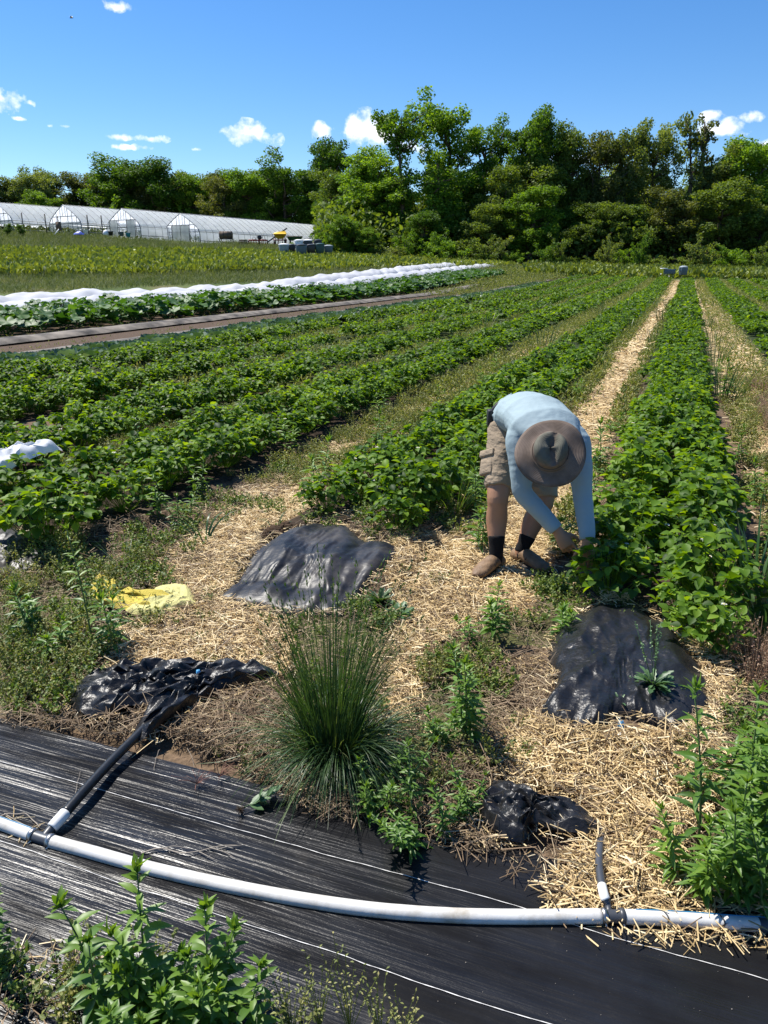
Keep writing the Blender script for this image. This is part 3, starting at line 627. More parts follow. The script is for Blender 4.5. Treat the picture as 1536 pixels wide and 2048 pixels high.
def flower(parent, p, s=.013):
    mb = MB(); 
    for k in range(5):
        a = k*2*PI/5; d = np.array([[math.cos(a), math.sin(a), .25]]); inst(mb, *L_SIMPLE, [np.array(p)+d[0]*s*.25], frames(d, np.array([0, 0, 1.])), np.array([[s*1.25, s, s]]), .5)
    tube(mb, [np.array(p)+[0, 0, 0], np.array(p)+[0, 0, .004]], .004, 6, .5, 1)
    o = mb.build('flower', [M['petal'], M['yellow']], None); o.parent = parent; return o
protos = []
hide = []
for i in range(8):
    mb = berry_mesh(int(58+8*(i % 3)), .20, .25+.025*(i % 3), .060, L_STRAW, True, 100+i)
    o = mb.build('strawberry_plant', M['berry'])
    ks = []
    if i % 2 == 0:
        for k in range(2+i % 3):
            a = rng.uniform(0, 6.28); r = rng.uniform(.06, .2); ks.append(flower(o, (r*math.cos(a), r*math.sin(a), rng.uniform(.17, .25))))
    KIDS[o.name] = ks; protos.append(o)
for o in list(KIDS): 
    for c in KIDS[o]: KIDS.setdefault(c.name, [])
LAB = {.03: 'leafy strawberry plant in the right row beside the bending person', -1.85: 'leafy strawberry plant in the row just left of the bending person',
       -3.85: 'leafy strawberry plant in the row behind the yellow cloth', -5.6: 'strawberry plant in the third row left of the person', -7.3: 'strawberry plant in the fourth row left of the person',
       -9.0: 'strawberry plant in the row next to the cabbages', 1.98: 'strawberry plant in the row beyond the grassy path at the right edge'}
cand = []
for (c, w, u0, u1) in STRAW_ROWS:
    n = int((u1-u0)/.25)
    for i in range(n):
        for sgn in (-1, 1):
            u = u0+i*.25+rng.uniform(-.07, .07); v = c+sgn*(w*.52)+rng.uniform(-.07, .07)
            if c == .03 and sgn == -1 and u < 3.6: continue
            if c == -1.85 and sgn == -1 and u < 4.5: continue
            X, Y = xy(u, v); cand.append((math.hypot(X, Y), X, Y, c, u, v))
cand = [c for c in cand if c[2] > .5 and abs(c[1]) < c[2]*.56+.6]
# thin spots in the matted rows
cand = [c for c in cand if not (fbm(c[4]*.55+c[3]*7, c[3]*3, 2) < .27 and c[0] > 15)]
cand.sort(key=lambda c: c[0])
used = set(); NEAR = 292
def berry_label(c, u, v):
    side = 'left' if v < c else 'right'
    zone = 'near end' if u < dict((r[0], r[2]) for r in STRAW_ROWS)[c]+.9 else 'near part' if u < 6.6 else 'farther back' if u < 9.5 else 'distant'
    row = {.03: 'right of the bending person', -1.85: 'just left of the bending person', -3.85: 'behind the yellow cloth', -5.6: 'third left of the person', -7.3: 'fourth left of the person', -9.0: 'next to the cabbages', 1.98: 'beyond the right grassy path'}.get(c, 'at the far right')
    return 'strawberry plant, %s line of the row %s, %s' % (side, row, zone)
for k, (d, X, Y, c, u, v) in enumerate(cand[:NEAR]):
    pi_ = int(rng.integers(8)); pr = protos[pi_]; z = float(H(X, Y))-.005; sc = rng.uniform(.8, 1.22); rz = rng.uniform(0, 6.28)
    lb = berry_label(c, u, v); g = 'strawberry plants: '+lb
    if pi_ not in used:
        used.add(pi_); pr.location = (X, Y, z); pr.rotation_euler = (0, 0, rz); pr.scale = (sc,)*3; tag(pr, lb, 'strawberry plant', g)
    else: dup(pr, (X, Y, z), rz, (sc, sc, sc*rng.uniform(.85, 1.1)), lb, 'strawberry plant', g)
# the far plants of the rows, one mass
mb = MB()
mid = [berry_mesh(36, .23, .28, .074, L_SIMPLE, False, 200+i) for i in range(6)]
far = [berry_mesh(16, .26, .29, .12, L_SIMPLE, False, 300+i) for i in range(6)]
def bake(mb, tm, pos, rz, sc, rn=None, mat=0):
    V = np.concatenate(tm.V); Fs = [f for f in tm.F]; R_ = tm.R
    n = len(pos); c, s = np.cos(rz), np.sin(rz); Z0 = np.zeros(n); O1 = np.ones(n)
    R = np.stack([np.stack([c, -s, Z0], -1), np.stack([s, c, Z0], -1), np.stack([Z0, Z0, O1], -1)], 1)
    VV = np.einsum('nij,vj->nvi', R, V)*np.asarray(sc).reshape(-1, 1, 1)+np.asarray(pos)[:, None]
    off = (np.arange(n)*len(V))[:, None, None]; base = mb.n
    rn = np.zeros(n) if rn is None else rn
    first = True
    for f, r in zip(Fs, R_):
        F = (f[None]+off).reshape(-1, f.shape[1]); rr = (r[None]+rn[:, None]).ravel()
        mb.F.append(F+base); mb.R.append(rr); mb.M.append(np.full(len(F), mat))
    mb.V.append(VV.reshape(-1, 3)); mb.n += n*len(V)
rest = np.array([c[:6] for c in cand[NEAR:]]); tot = len(rest)
D = rest[:, 0]; pz = H(rest[:, 1], rest[:, 2]); P_ = np.stack([rest[:, 1], rest[:, 2], pz], 1)
for k in range(6):
    s = (rng.integers(6, size=tot) == k); a = s & (D < 24); b = s & (D >= 24)
    bake(mb, mid[k], P_[a], rng.uniform(0, 6.28, a.sum()), rng.uniform(.85, 1.2, a.sum()), rng.normal(0, .1, a.sum()))
    bake(mb, far[k], P_[b], rng.uniform(0, 6.28, b.sum()), rng.uniform(.85, 1.25, b.sum()), rng.normal(0, .1, b.sum()))
tag(mb.build('strawberry_plants', M['berry']), 'dense far part of the strawberry rows running to the tree line', 'strawberry plants', kind='stuff')

# ------------------------------------------------------------ squash, cabbages, mulch strips, row cover
def big_leaf(lobes, seed, n=22, cup=.25):
    g = np.random.default_rng(seed); a = np.linspace(-PI*.93, PI*.93, n)
    r = .5*(1+.22*lobes*np.abs(np.cos(a*2.5)))*(.75+.25*np.cos(a*.5)); V = [(0, 0, 0)]; F = []
    for k, (aa, q) in enumerate(zip(a, r)): V.append((q*math.sin(aa), q*math.cos(aa)+.35, cup*q*(.6+.4*math.cos(aa*5))-.1)); 
    for k in range(1, n): F.append((0, k, k+1, k+1)[:3]+(k+1,)) if False else None
    V = np.array(V); V[0] = (0, .35, -.1); F = np.array([(0, k, k+1) for k in range(1, n)])
    return V, F
def squash(seed):
    g = np.random.default_rng(seed); mb = MB(); n = 20; T = big_leaf(1.2, seed)
    az = g.uniform(0, 6.28, n); r = .55*np.sqrt(g.uniform(.03, 1, n)); h = .62*(1.1-.5*(r/.48)**2)*g.uniform(.6, 1.1, n)
    tip = np.stack([r*np.cos(az), r*np.sin(az), h], 1); d = nrm(np.stack([np.cos(az), np.sin(az), g.uniform(-.5, .1, n)], 1)); up = nrm(np.array([0, 0, 1.])+g.normal(0, .3, (n, 3)))
    inst(mb, *T, tip, frames(d, up), g.uniform(.28, .42, n), g.uniform(0, 1, n))
    for i in range(n): tube(mb, [tip[i]*[.1, .1, 0], tip[i]*[.7, .7, .6], tip[i]], .008, 3, .8, cap=False)
    return mb
def cabbage(seed):
    g = np.random.default_rng(seed); mb = MB(); n = 15; T = leafT([.12, .42, .5, .42, .2], .5, -.35)
    az = np.arange(n)*2.4+g.uniform(0, .3, n); el = np.linspace(.15, 1.3, n)
    d = np.stack([np.cos(az)*np.cos(el), np.sin(az)*np.cos(el), np.sin(el)], 1)
    up = np.stack([-np.cos(az)*np.sin(el), -np.sin(az)*np.sin(el), np.cos(el)], 1)
    inst(mb, *T, d*.02+[0, 0, .03], frames(d, up), np.linspace(.34, .18, n), g.uniform(0, 1, n)); return mb
def row_of(makers, name, matk, spots, labels, cat, grp, flowers=False):
    pr = []
    for i, mk in enumerate(makers):
        o = mk.build(name, M[matk]); KIDS[o.name] = []; 
        if flowers:
            f = MB(); 
            for k in range(6):
                a = k*PI/3; dd = np.array([[math.cos(a), math.sin(a), .8]]); inst(f, *L_SIMPLE, [[.05+.03*i, -.2, .22]], frames(dd, np.array([0, 0, 1.])), .09, .5)
            fo = f.build('flower', M['yellow']); fo.parent = o; KIDS[o.name] = [fo]; KIDS[fo.name] = []
        pr.append(o)
    us = set()
    for k, (x, y) in enumerate(spots):
        i = k % len(pr); z = float(H(x, y)); lb = labels(x, y)
        if i not in us: us.add(i); o = pr[i]; o.location = (x, y, z); o.rotation_euler = (0, 0, rng.uniform(0, 6.28)); tag(o, lb, cat, grp+': '+lb)
        else: dup(pr[i], (x, y, z), rng.uniform(0, 6.28), rng.uniform(.85, 1.15), lb, cat, grp+': '+lb)
def vis(x, y, m=.6): return y > 1 and abs(x) < y*.50+m
sq = []
for vv in (-16.3, -17.6, -19.0):
    for u in np.arange(8, 74, .68):
        x, y = xy(u+rng.uniform(-.15, .15), vv+rng.uniform(-.15, .15))
        if vis(x, y): sq.append((x, y))
sq.sort(key=lambda p: p[1]); far_sq = sq[288:]; 
row_of([squash(i) for i in range(5)], 'squash_plant', 'squash', sq[:288], lambda x, y: 'big leaved squash plant, '+('front line beside the grey plastic' if uv(x, y)[1] > -17 else 'middle line' if uv(x, y)[1] > -18.3 else 'rear line before the white row cover')+', '+('left end' if uv(x, y)[0] < 22 else 'left part' if uv(x, y)[0] < 29 else 'middle part' if uv(x, y)[0] < 38 else 'right part' if uv(x, y)[0] < 50 else 'far right end'), 'squash plant', 'squash plants', True)
if far_sq:
    mb = MB(); pp = np.array([(x, y, float(H(x, y))) for x, y in far_sq]); bake(mb, squash(9), pp, rng.uniform(0, 6.28, len(pp)), np.ones(len(pp)))
    tag(mb.build('squash_plants', M['squash']), 'far end of the squash rows seen as one green band', 'squash plants', kind='stuff')
cb = []
for vv in (-9.9, -10.4):
    for u in np.arange(7, 60, .42):
        x, y = xy(u+rng.uniform(-.06, .06), vv+rng.uniform(-.05, .05))
        if vis(x, y): cb.append((x, y))
row_of([cabbage(i) for i in range(4)], 'cabbage_plant', 'cabbage', cb, lambda x, y: 'blue green cabbage plant, '+('line nearer the strawberries' if uv(x, y)[1] > -10.15 else 'line nearer the grey plastic strip')+', '+('left end' if uv(x, y)[0] < 13 else 'left part' if uv(x, y)[0] < 18 else 'middle part' if uv(x, y)[0] < 27 else 'far right part'), 'cabbage', 'cabbage plants')
def strip(va, vb, u0, u1, label):
    us = np.arange(u0, u1, .12); k = 9; t = np.linspace(0, 1, k); U, T = np.meshgrid(us, t, indexing='ij')
    Vv = va+(vb-va)*T+.10*(fbm(U*.8, T*0+va)-.5)*2*np.sign(T-.5)*(abs(T-.5) > .45)
    X, Y = xy(U, Vv); zz = terrain(X, Y)+.02+.10*np.sin(T*PI)**.6+.02*ridge(U*2, Vv*6)
    mb = MB(); i = (np.arange(len(us)-1)[:, None]*k+np.arange(k-1)[None]).ravel(); mb.add(np.stack([X, Y, zz], -1).reshape(-1, 3), np.stack([i, i+1, i+k+1, i+k], 1))
    return tag(mb.build('mulch_strip', M['filmgrey'], smooth=True), label, 'plastic mulch')
M['filmgrey'] = mat('dusty_grey_mulch_film', (.14, .12, .095), .7, .2, var=.75, scale=2.2, bump=.5, bscale=9)
strip(-10.9, -12.1, 7, 70, 'long dusty plastic mulch strip between the cabbages and the bare soil')
strip(-13.9, -14.8, 7, 70, 'long dusty plastic mulch strip between the bare soil and the squash')
def tunnel(vc, w, h, u0, u1, seed, label):
    us = np.arange(u0, u1, .16); k = 21; t = np.linspace(-1, 1, k); U, T = np.meshgrid(us, t, indexing='ij')
    hh = h*(.55+.28*np.abs(np.cos(U*PI/3.1+seed+1.6*fbm(U*.23, U*0+seed)))**1.3+.55*fbm(U*.55, U*0+seed*3))
    prof = np.clip(1-np.abs(T)**2.2, 0, 1)**.7
    X, Y = xy(U, vc+w*T*(1+.1*(fbm(U, T*0+seed)-.5)))
    zz = terrain(X, Y)+.02+hh*prof+.26*creases(U*1.5+T*2, T*2.2, int(seed))*prof**.3+.10*creases(U*.7-T*4, U*2.5+T, int(seed)+4)*prof**.3
    mb = MB(); i = (np.arange(len(us)-1)[:, None]*k+np.arange(k-1)[None]).ravel(); mb.add(np.stack([X, Y, zz], -1).reshape(-1, 3), np.stack([i, i+1, i+k+1, i+k], 1))
    return tag(mb.build('row_cover', M['cover'], smooth=True), label, 'row cover')
tunnel(-21.9, 1.0, .36, 12, 104, 1.3, 'long white billowing row cover tunnel next to the squash, the nearer of the two')
tunnel(-24.7, 1.1, .46, 15, 110, 4.7, 'long white billowing row cover tunnel farther back, beside the green crop field')
for px, py, w, nm in ((1238, 552, .7, 'small far scrap of white row cover left of the straw path end'), (1322, 556, 1.8, 'bunched white row cover at the far end of the straw path'), (1394, 556, 1.1, 'white row cover scrap right of the far grey bin')):
    p = GT(px, py); A = np.linspace(0, 2*PI, 41)[:-1]; R_ = np.linspace(0, 1, 9)[1:]
    X = p[0]+w*R_[:, None]*np.cos(A)[None]; Y = p[1]+.5*R_[:, None]*np.sin(A)[None]
    zz = terrain(X, Y)+(.30*(1-R_[:, None]**2)*(.6+.8*fbm(X*3, Y*3)))+.12
    V = np.concatenate([np.stack([X, Y, zz], -1).reshape(-1, 3), [[p[0], p[1], float(terrain(p[0], p[1]))+.42]]])
    F = [np.concatenate([np.stack([i*40+np.arange(40), i*40+(np.arange(40)+1) % 40, (i+1)*40+(np.arange(40)+1) % 40, (i+1)*40+np.arange(40)], 1) for i in range(7)]), np.array([(320, (j+1) % 40, j) for j in range(40)])]
    tag(MB().add(V, F).build('row_cover', M['cover'], smooth=True), nm, 'row cover')

# ------------------------------------------------------------ straw
STK = (np.array([(-.5, -.5, 0), (.5, -.5, 0), (0, -.5, .8), (-.5, .02, .25), (.5, .02, .25), (0, .02, 1.05), (-.4, .5, 0), (.4, .5, 0), (0, .5, .7)], float), np.array([(0, 3, 5, 2), (1, 2, 5, 4), (3, 6, 8, 5), (4, 5, 8, 7)]))
def straw_on(mb, q, lmin, lmax, w, layers=.035, zlo=.002, tilt=.16, rn=(0, 1), main=None, hf=None, over=False):
    if not over and len(q):
        for P in EDGES[:6]: q = q[~inpoly(q[:, 0], q[:, 1], P.mean(0)+(P-P.mean(0))*.97)]
    n = len(q); 
    if n == 0: return
    a = rng.uniform(0, PI, n)
    if main is not None: a = np.where(rng.random(n) < .55, rng.normal(main, .35, n), a)
    d = np.stack([np.cos(a), np.sin(a), rng.normal(0, tilt, n)], 1); up = nrm(np.array([0, 0, 1.])+rng.normal(0, .5, (n, 3)))
    L = rng.uniform(lmin, lmax, n)*rng.uniform(.5, 1, n); ww = w*rng.uniform(.55, 1.2, n)
    base = (H(q[:, 0], q[:, 1]) if hf is None else hf(q[:, 0], q[:, 1])); z = base+zlo+layers*rng.random(n)**1.3*(.4+1.2*fbm(q[:, 0]*5, q[:, 1]*5))+np.abs(d[:, 2])*L*.35
    hb = rng.random(n) < .5; T2 = STK[0].copy(); T2[3:6, 0] += 1.6; s1 = ~hb
    fr_, P_3, SC_, RN_ = frames(d, up), np.stack([q[:, 0], q[:, 1], z], 1), np.stack([ww, L, ww], 1), np.clip(rng.normal(sum(rn)/2, .28, n)+.25*(fbm(q[:, 0]*4, q[:, 1]*4)-.5)*2, rn[0], rn[1])
    inst(mb, T2, STK[1], P_3[hb], fr_[hb], SC_[hb], RN_[hb]); inst(mb, *STK, P_3[s1], fr_[s1], SC_[s1], RN_[s1]); return
    inst(mb, *STK, np.stack([q[:, 0], q[:, 1], z], 1), frames(d, up), np.stack([ww, L, ww], 1), np.clip(rng.normal(sum(rn)/2, .28, n)+.25*(fbm(q[:, 0]*4, q[:, 1]*4)-.5)*2, rn[0], rn[1]))
mb = MB()
for k, dn in (('S1', 5200), ('S3', 6000), ('S4', 9500), ('S5', 4500)):
    q = scatter(Z[k], dn); dist = np.hypot(q[:, 0], q[:, 1]); straw_on(mb, q, .03, .15, .0040, tilt=.2)
for k, dn in (('D2', 1500), ('D1', 700), ('D7', 700), ('W4', 1300), ('D4', 900), ('W8', 1500)):
    q = scatter(Z[k], dn); q = q[fbm(q[:, 0]*4, q[:, 1]*4+3, 3) > .44]; straw_on(mb, q, .03, .14, .0036, tilt=.22)
# ragged fringe
for k in ('S1', 'S3', 'S4', 'S5'):
    P = Z[k]; c = P.mean(0); q = scatter(c+(P-c)*1.14, 700); straw_on(mb, q, .04, .14, .0038, .015)
def path_straw(vc, hw, u0, u1, dens, l0, l1, w):
    n = int(dens*(u1-u0)*hw*2); u = rng.uniform(u0, u1, n); v = vc+hw*rng.normal(0, .5, n); X, Y = xy(u, v); m = (np.abs(X) < Y*.52+.4)
    straw_on(mb, np.stack([X[m], Y[m]], 1), l0, l1, w, .03, main=None)
path_straw(-.9, .30, 3.6, 8, 4800, .06, .17, .0045); path_straw(-.9, .24, 8, 16, 1700, .08, .2, .007); path_straw(-.9, .22, 16, 76, 300, .2, .45, .02)
path_straw(-2.85, .25, 4.4, 9, 3000, .06, .16, .0045); path_straw(-2.85, .2, 9, 22, 500, .1, .25, .009)
path_straw(1.05, .34, 3.4, 9, 3600, .06, .16, .0045); path_straw(1.05, .34, 9, 30, 900, .1, .3, .010); path_straw(1.05, .3, 30, 76, 200, .2, .4, .02)
tag(mb.build('straw_mulch', M['straw']), 'golden straw mulch spread between the rows and round the black sheets', 'straw', kind='stuff')

mb = MB()
for P in EDGES:                      # straw fallen over the rims of the black sheets
    c = P.mean(0); k = 0
    for i in range(len(P)):
        a, b_ = P[i], P[(i+1) % len(P)]; n = int(np.linalg.norm(b_-a)*80); tt = rng.random(n)[:, None]; q = a+(b_-a)*tt+rng.normal(0, .02, (n, 2)); straw_on(mb, q, .03, .12, .0034, .012, zlo=.022, tilt=.22, over=True)
hp = G(1225, 1246); q = hp+rng.normal(0, .035, (90, 2))*[1.3, .7]; straw_on(mb, q, .03, .10, .0036, .03, zlo=.06, tilt=.3, over=True)
tag(mb.build('loose_straw', M['straw']), 'loose straw stalks fallen on the rims of the black plastic sheets', 'straw', kind='stuff')
# dry brown thatch
mb = MB()
for k, dn in (('D1', 6500), ('D2', 5000), ('D3', 4500), ('D4', 5500), ('D6', 5500), ('D7', 6000), ('D5', 2000), ('W1', 500), ('W5', 1800), ('W12', 1800), ('W7', 800), ('ALL', 1500), ('W8', 2500), ('W9', 2500)):
    q = scatter(Z[k], dn); straw_on(mb, q, .04, .16, .0028, .04, tilt=.28)
tag(mb.build('dry_thatch', M['thatch']), 'brown dry grass litter matted along the upper edge of the fabric', 'dry grass', kind='stuff')
# loose stalks lying on the fabric
mb = MB()
def fabh(X, Y): u, v = uv(X, Y); return fabz(u, v)
for pl, n in (([(0, 1620), (60, 1640), (110, 1690), (60, 1700), (0, 1690)], 900), ([(1180, 1870), (1536, 1880), (1536, 1930), (1300, 1905)], 900), ([(20, 1860), (160, 1900), (500, 1980), (480, 2020), (0, 1960)], 500), ([(0, 1450), (300, 1480), (560, 1540), (760, 1650), (1000, 1720), (1090, 1760), (1080, 1700), (800, 1600), (400, 1470)], 350)):
    straw_on(mb, scatter(poly(pl), int(n*1.3)), .02, .085, .0021, .006, tilt=.06, hf=fabh)
tag(mb.build('loose_straw', M['straw']), 'loose straw stalks scattered on the black fabric', 'straw', kind='stuff')
# stones and crumbs on the fabric
mb = MB(); q = scatter(poly([(0, 1500), (700, 1660), (1536, 1960), (1536, 2048), (500, 2048), (0, 1850)]), 330)
ICO = (np.array([(0, 0, 1), (.9, 0, 0), (0, .9, 0), (-.9, 0, 0), (0, -.9, 0), (0, 0, -1)], float), np.array([(0, 1, 2), (0, 2, 3), (0, 3, 4), (0, 4, 1), (5, 2, 1), (5, 3, 2), (5, 4, 3), (5, 1, 4)]))
inst(mb, *ICO, np.stack([q[:, 0], q[:, 1], fabh(q[:, 0], q[:, 1])+.001], 1), frames(rng.normal(size=(len(q), 3)), np.array([0, 0, 1.])), rng.uniform(.0008, .0032, len(q))*rng.random(len(q)))
q = scatter(poly([(0, 1440), (330, 1490), (600, 1600), (1536, 1700), (1536, 1100), (0, 1100)]), 220)
inst(mb, *ICO, np.stack([q[:, 0], q[:, 1], H(q[:, 0], q[:, 1])+.003], 1), frames(rng.normal(size=(len(q), 3)), np.array([0, 0, 1.])), rng.uniform(.002, .008, len(q)))
tag(mb.build('pebbles', M['gravel']), 'tiny stones and crumbs strewn over soil and fabric', 'pebbles', kind='stuff')

# ------------------------------------------------------------ fine weeds
def tuft(seed, h=.16, r=.10, stems=16, leaves=9, ls=.012, lw=.5, spread=.9):
    g = np.random.default_rng(seed); mb = MB()
    for i in range(stems):
        a = g.uniform(0, 6.28); b = np.array([math.cos(a), math.sin(a), 0])*r*.35*g.random(); tilt = g.uniform(.1, spread); hh = h*g.uniform(.5, 1.1)
        d = np.array([math.cos(a)*tilt, math.sin(a)*tilt, 1.]); d /= np.linalg.norm(d); e = b+d*hh; m = b+d*hh*.5+np.array([0, 0, .1*hh])
        tube(mb, [b, m, e], [.0011, .0009, .0005], 3, .75, cap=False)
        k = leaves; t = g.uniform(.15, 1, k)[:, None]; p = b*(1-t)+e*t+np.array([0, 0, .1*hh])*(1-np.abs(2*t-1))
        inst(mb, *L_SIMPLE, p, frames(nrm(g.normal(size=(k, 3))+[0, 0, .4]), nrm(g.normal(0, .5, (k, 3))+[0, 0, 1])), np.stack([ls*lw*2*np.ones(k), ls*g.uniform(.6, 1.4, k), ls*np.ones(k)], 1), g.uniform(0, 1, k))
    return mb
TF = [tuft(i, .15, .10) for i in range(5)]
TG = [tuft(20+i, .14, .10, 14, 10, .016, .6) for i in range(4)]
TR = [tuft(40+i, .24, .12, 22, 7, .007, .6, .5) for i in range(4)]
def fluff(name, label, zones, T, matk, dens, sc=(.6, 1.3), patch=None, hf=H):
    mb = MB()
    for zn in zones:
        P = Z[zn] if isinstance(zn, str) else zn
        q = scatter(P, dens)
        if patch is not None: q = q[fbm(q[:, 0]*3+patch, q[:, 1]*3, 3) > .47]
        if len(q) == 0: continue
        k = rng.integers(len(T), size=len(q)); pp = np.stack([q[:, 0], q[:, 1], hf(q[:, 0], q[:, 1])-.005], 1)
        for i in range(len(T)):
            s = k == i
            if s.any(): bake(mb, T[i], pp[s], rng.uniform(0, 6.28, s.sum()), rng.uniform(*sc, s.sum()), .5*(fbm(q[s, 0]*2.5, q[s, 1]*2.5+patch if patch else q[s, 1]*2.5)-.5))
    o = mb.build(name, M[matk]); tag(o, label, 'weeds', kind='stuff'); print(name, sum(len(f) for f in mb.F)); return o
def vband(vc, hw, u0, u1): 
    return np.array([xy(u0, vc-hw), xy(u1, vc-hw), xy(u1, vc+hw), xy(u0, vc+hw)])
fluff('fine_weeds', 'yellow green fine leaved weeds in a loose mat near the yellow cloth and paths', ['W1', 'W4', 'W5', 'D5', vband(-2.95, .38, 5.2, 14), vband(1.15, .35, 4.2, 14), vband(-4.75, .3, 4.3, 14)], TF, 'fluff', 150, (.5, 1.1), 3.)
fluff('path_edge_weeds', 'green and straw coloured weeds fringing both sides of the straw paths', [vband(-1.22, .12, 4.6, 13), vband(-.56, .08, 4.6, 13), vband(-2.9, .28, 5.5, 14), vband(.72, .12, 3.8, 13)], TG, 'fluff', 120, (.5, 1.2), 2.)
fluff('sparse_weeds', 'sparse tiny weeds dotted over the litter and straw in the foreground', ['ALL', 'S1', 'S3'], TF, 'fluffg', 22, (.25, .6), 4.)
fluff('low_green_weeds', 'low green small leaved weeds among straw and around the grass clump', ['W2', 'W3', 'W1', 'W5', 'W6', 'W12', 'D5', 'W8', 'W9', 'W4', vband(-2.6, .2, 4.6, 12), vband(-1.3, .15, 4.6, 10), vband(-4.8, .3, 3.4, 12)], TG, 'fluffg', 110, (.4, 1.0), 9.)
fluff('reddish_weeds', 'wispy reddish brown seeding weeds in the paths and at the right edge', ['W7', vband(1.25, .3, 3.6, 12), vband(-1.2, .1, 7, 9)], TR, 'red', 130, (.5, 1.1), 5.)
fluff('reddish_weeds', 'thick patch of reddish brown seeding weeds at the right edge beside the black sheet', ['W7'], TR, 'red', 90, (.5, 1.1), None)
# rough weeds in the far gaps between rows
mb = MB()
def far_weeds(vc, hw, u0, u1, dens, ls, hh, rn):
    n = int(dens*(u1-u0)*2*hw); u = rng.uniform(u0, u1, n); v = vc+hw*rng.uniform(-1, 1, n); X, Y = xy(u, v); m = (np.abs(X) < Y*.52+1) & (rng.random(n) < (.45 if vc > .5 else 1)) & (fbm(u*.7, v*2+vc) > .36); X, Y = X[m], Y[m]; n = len(X)
    d = nrm(rng.normal(0, .8, (n, 3))+[0, 0, .7]); inst(mb, *L_SIMPLE, np.stack([X, Y, H(X, Y)+hh*rng.random(n)**1.6], 1), frames(d, nrm(rng.normal(size=(n, 3)))), np.stack([ls*np.ones(n)*.45, ls*rng.uniform(.4, 1.2, n), ls*np.ones(n)], 1), np.clip(rng.normal(rn, .2, n), 0, 1))
for vc in (-2.9, -4.75, -6.45, -8.15, 1.1, 2.9, 4.7, -1.25): far_weeds(vc, .36, 9, 34, 900 if vc not in (-1.25,) else 150, .06, .17, .5); far_weeds(vc, .36, 34, 76, 260 if vc != -1.25 else 40, .12, .2, .5)
for vc in (-12.9, -15.2): far_weeds(vc, .3, 8, 60, 40, .06, .1, .3)
far_weeds(-13.2, 1.9, 44, 60, 60, .14, .2, .4); far_weeds(-13.2, 2.4, 56, 80, 130, .16, .3, .4); far_weeds(-17.6, 2, 74, 108, 60, .2, .5, .4); far_weeds(-1.2, .16, 9, 40, 700, .07, .18, .4); far_weeds(-.58, .1, 9, 40, 500, .07, .16, .4)
tag(mb.build('path_weeds', M['fluff']), 'weeds filling the far gaps between the strawberry rows', 'weeds', kind='stuff')

# ------------------------------------------------------------ tall leafy weeds (goldenrod and fleabane like), each one a thing
def weed_parts(name, h, n, ll, seed, stems=1, lean=.12, matk='weed', top=10, wide=1.0, spread=.05, T=None):
    g = np.random.default_rng(seed); t0 = empty(name); T = T or L_LANCE
    st = MB(); lf = MB()
    for s_ in range(stems):
        a0 = g.uniform(0, 6.28); b = np.array([math.cos(a0), math.sin(a0), 0])*spread*(stems > 1)*g.uniform(.3, 1); hh = h*(g.uniform(.65, 1.0) if s_ else 1.)
        ld = g.uniform(0, 6.28); k = 8; t = np.linspace(0, 1, k)[:, None]
        P = b+np.array([0, 0, 1])*hh*t+np.array([math.cos(ld), math.sin(ld), 0])*lean*hh*t**1.7+(b*.9)*t
        tube(st, P, np.linspace(.0042, .0018, k)*(h/.4)**.4, 5)
        m = n; tt = np.sort(g.uniform(.12, 1, m)); idx = np.clip((tt*(k-1)).astype(int), 0, k-2); f = (tt*(k-1)-idx)[:, None]; p = P[idx]*(1-f)+P[idx+1]*f
        az = np.arange(m)*2.4+g.uniform(-.3, .3, m); el = .25+.55*tt**3+g.normal(0, .15, m)
        d = np.stack([np.cos(az)*np.cos(el), np.sin(az)*np.cos(el), np.sin(el)], 1); L = ll*(1-.55*tt**2.5)*g.uniform(.75, 1.15, m)
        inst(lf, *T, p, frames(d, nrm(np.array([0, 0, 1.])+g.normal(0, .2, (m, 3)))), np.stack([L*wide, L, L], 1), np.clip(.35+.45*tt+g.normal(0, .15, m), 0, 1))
        q = top; az = g.uniform(0, 6.28, q); el = g.uniform(.7, 1.35, q); d = np.stack([np.cos(az)*np.cos(el), np.sin(az)*np.cos(el), np.sin(el)], 1)
        L = ll*g.uniform(.3, .6, q); inst(lf, *T, np.repeat(P[-1:], q, 0)-d*.004, frames(d, nrm(g.normal(size=(q, 3)))), np.stack([L*wide, L, L], 1), g.uniform(.7, 1, q))
    a = st.build('stem', M['stem']); a.parent = t0; b_ = lf.build('leaves', M[matk]); b_.parent = t0; KIDS[t0.name] = [a, b_]; KIDS[a.name] = []; KIDS[b_.name] = []
    return t0
def top_h(bx, by, ty):
    g = G(bx, by); return P3(bx, ty, g[1])[2]
def weed_at(bx, by, ty, label, seed, n=26, ll=.085, stems=1, name='leafy_weed', **k):
    g = G(bx, by); h = max(top_h(bx, by, ty), .05); o = weed_parts(name, h, n, ll, seed, stems, **k); o.location = (g[0], g[1], float(H(*g))); o.rotation_euler = (0, 0, seed*1.3)
    return tag(o, label, 'weed')
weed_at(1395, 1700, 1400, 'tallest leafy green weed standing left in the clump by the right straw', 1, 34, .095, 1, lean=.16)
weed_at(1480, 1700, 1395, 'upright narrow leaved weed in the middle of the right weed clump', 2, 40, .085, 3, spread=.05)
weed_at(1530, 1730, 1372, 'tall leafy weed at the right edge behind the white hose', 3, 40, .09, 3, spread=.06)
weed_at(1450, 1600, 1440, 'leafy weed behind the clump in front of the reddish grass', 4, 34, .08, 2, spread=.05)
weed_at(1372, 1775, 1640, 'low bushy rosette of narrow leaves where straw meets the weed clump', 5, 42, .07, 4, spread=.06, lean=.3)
weed_at(1435, 1790, 1560, 'dense leafy weed at the foot of the right weed clump', 6, 40, .07, 4, spread=.07, lean=.25)
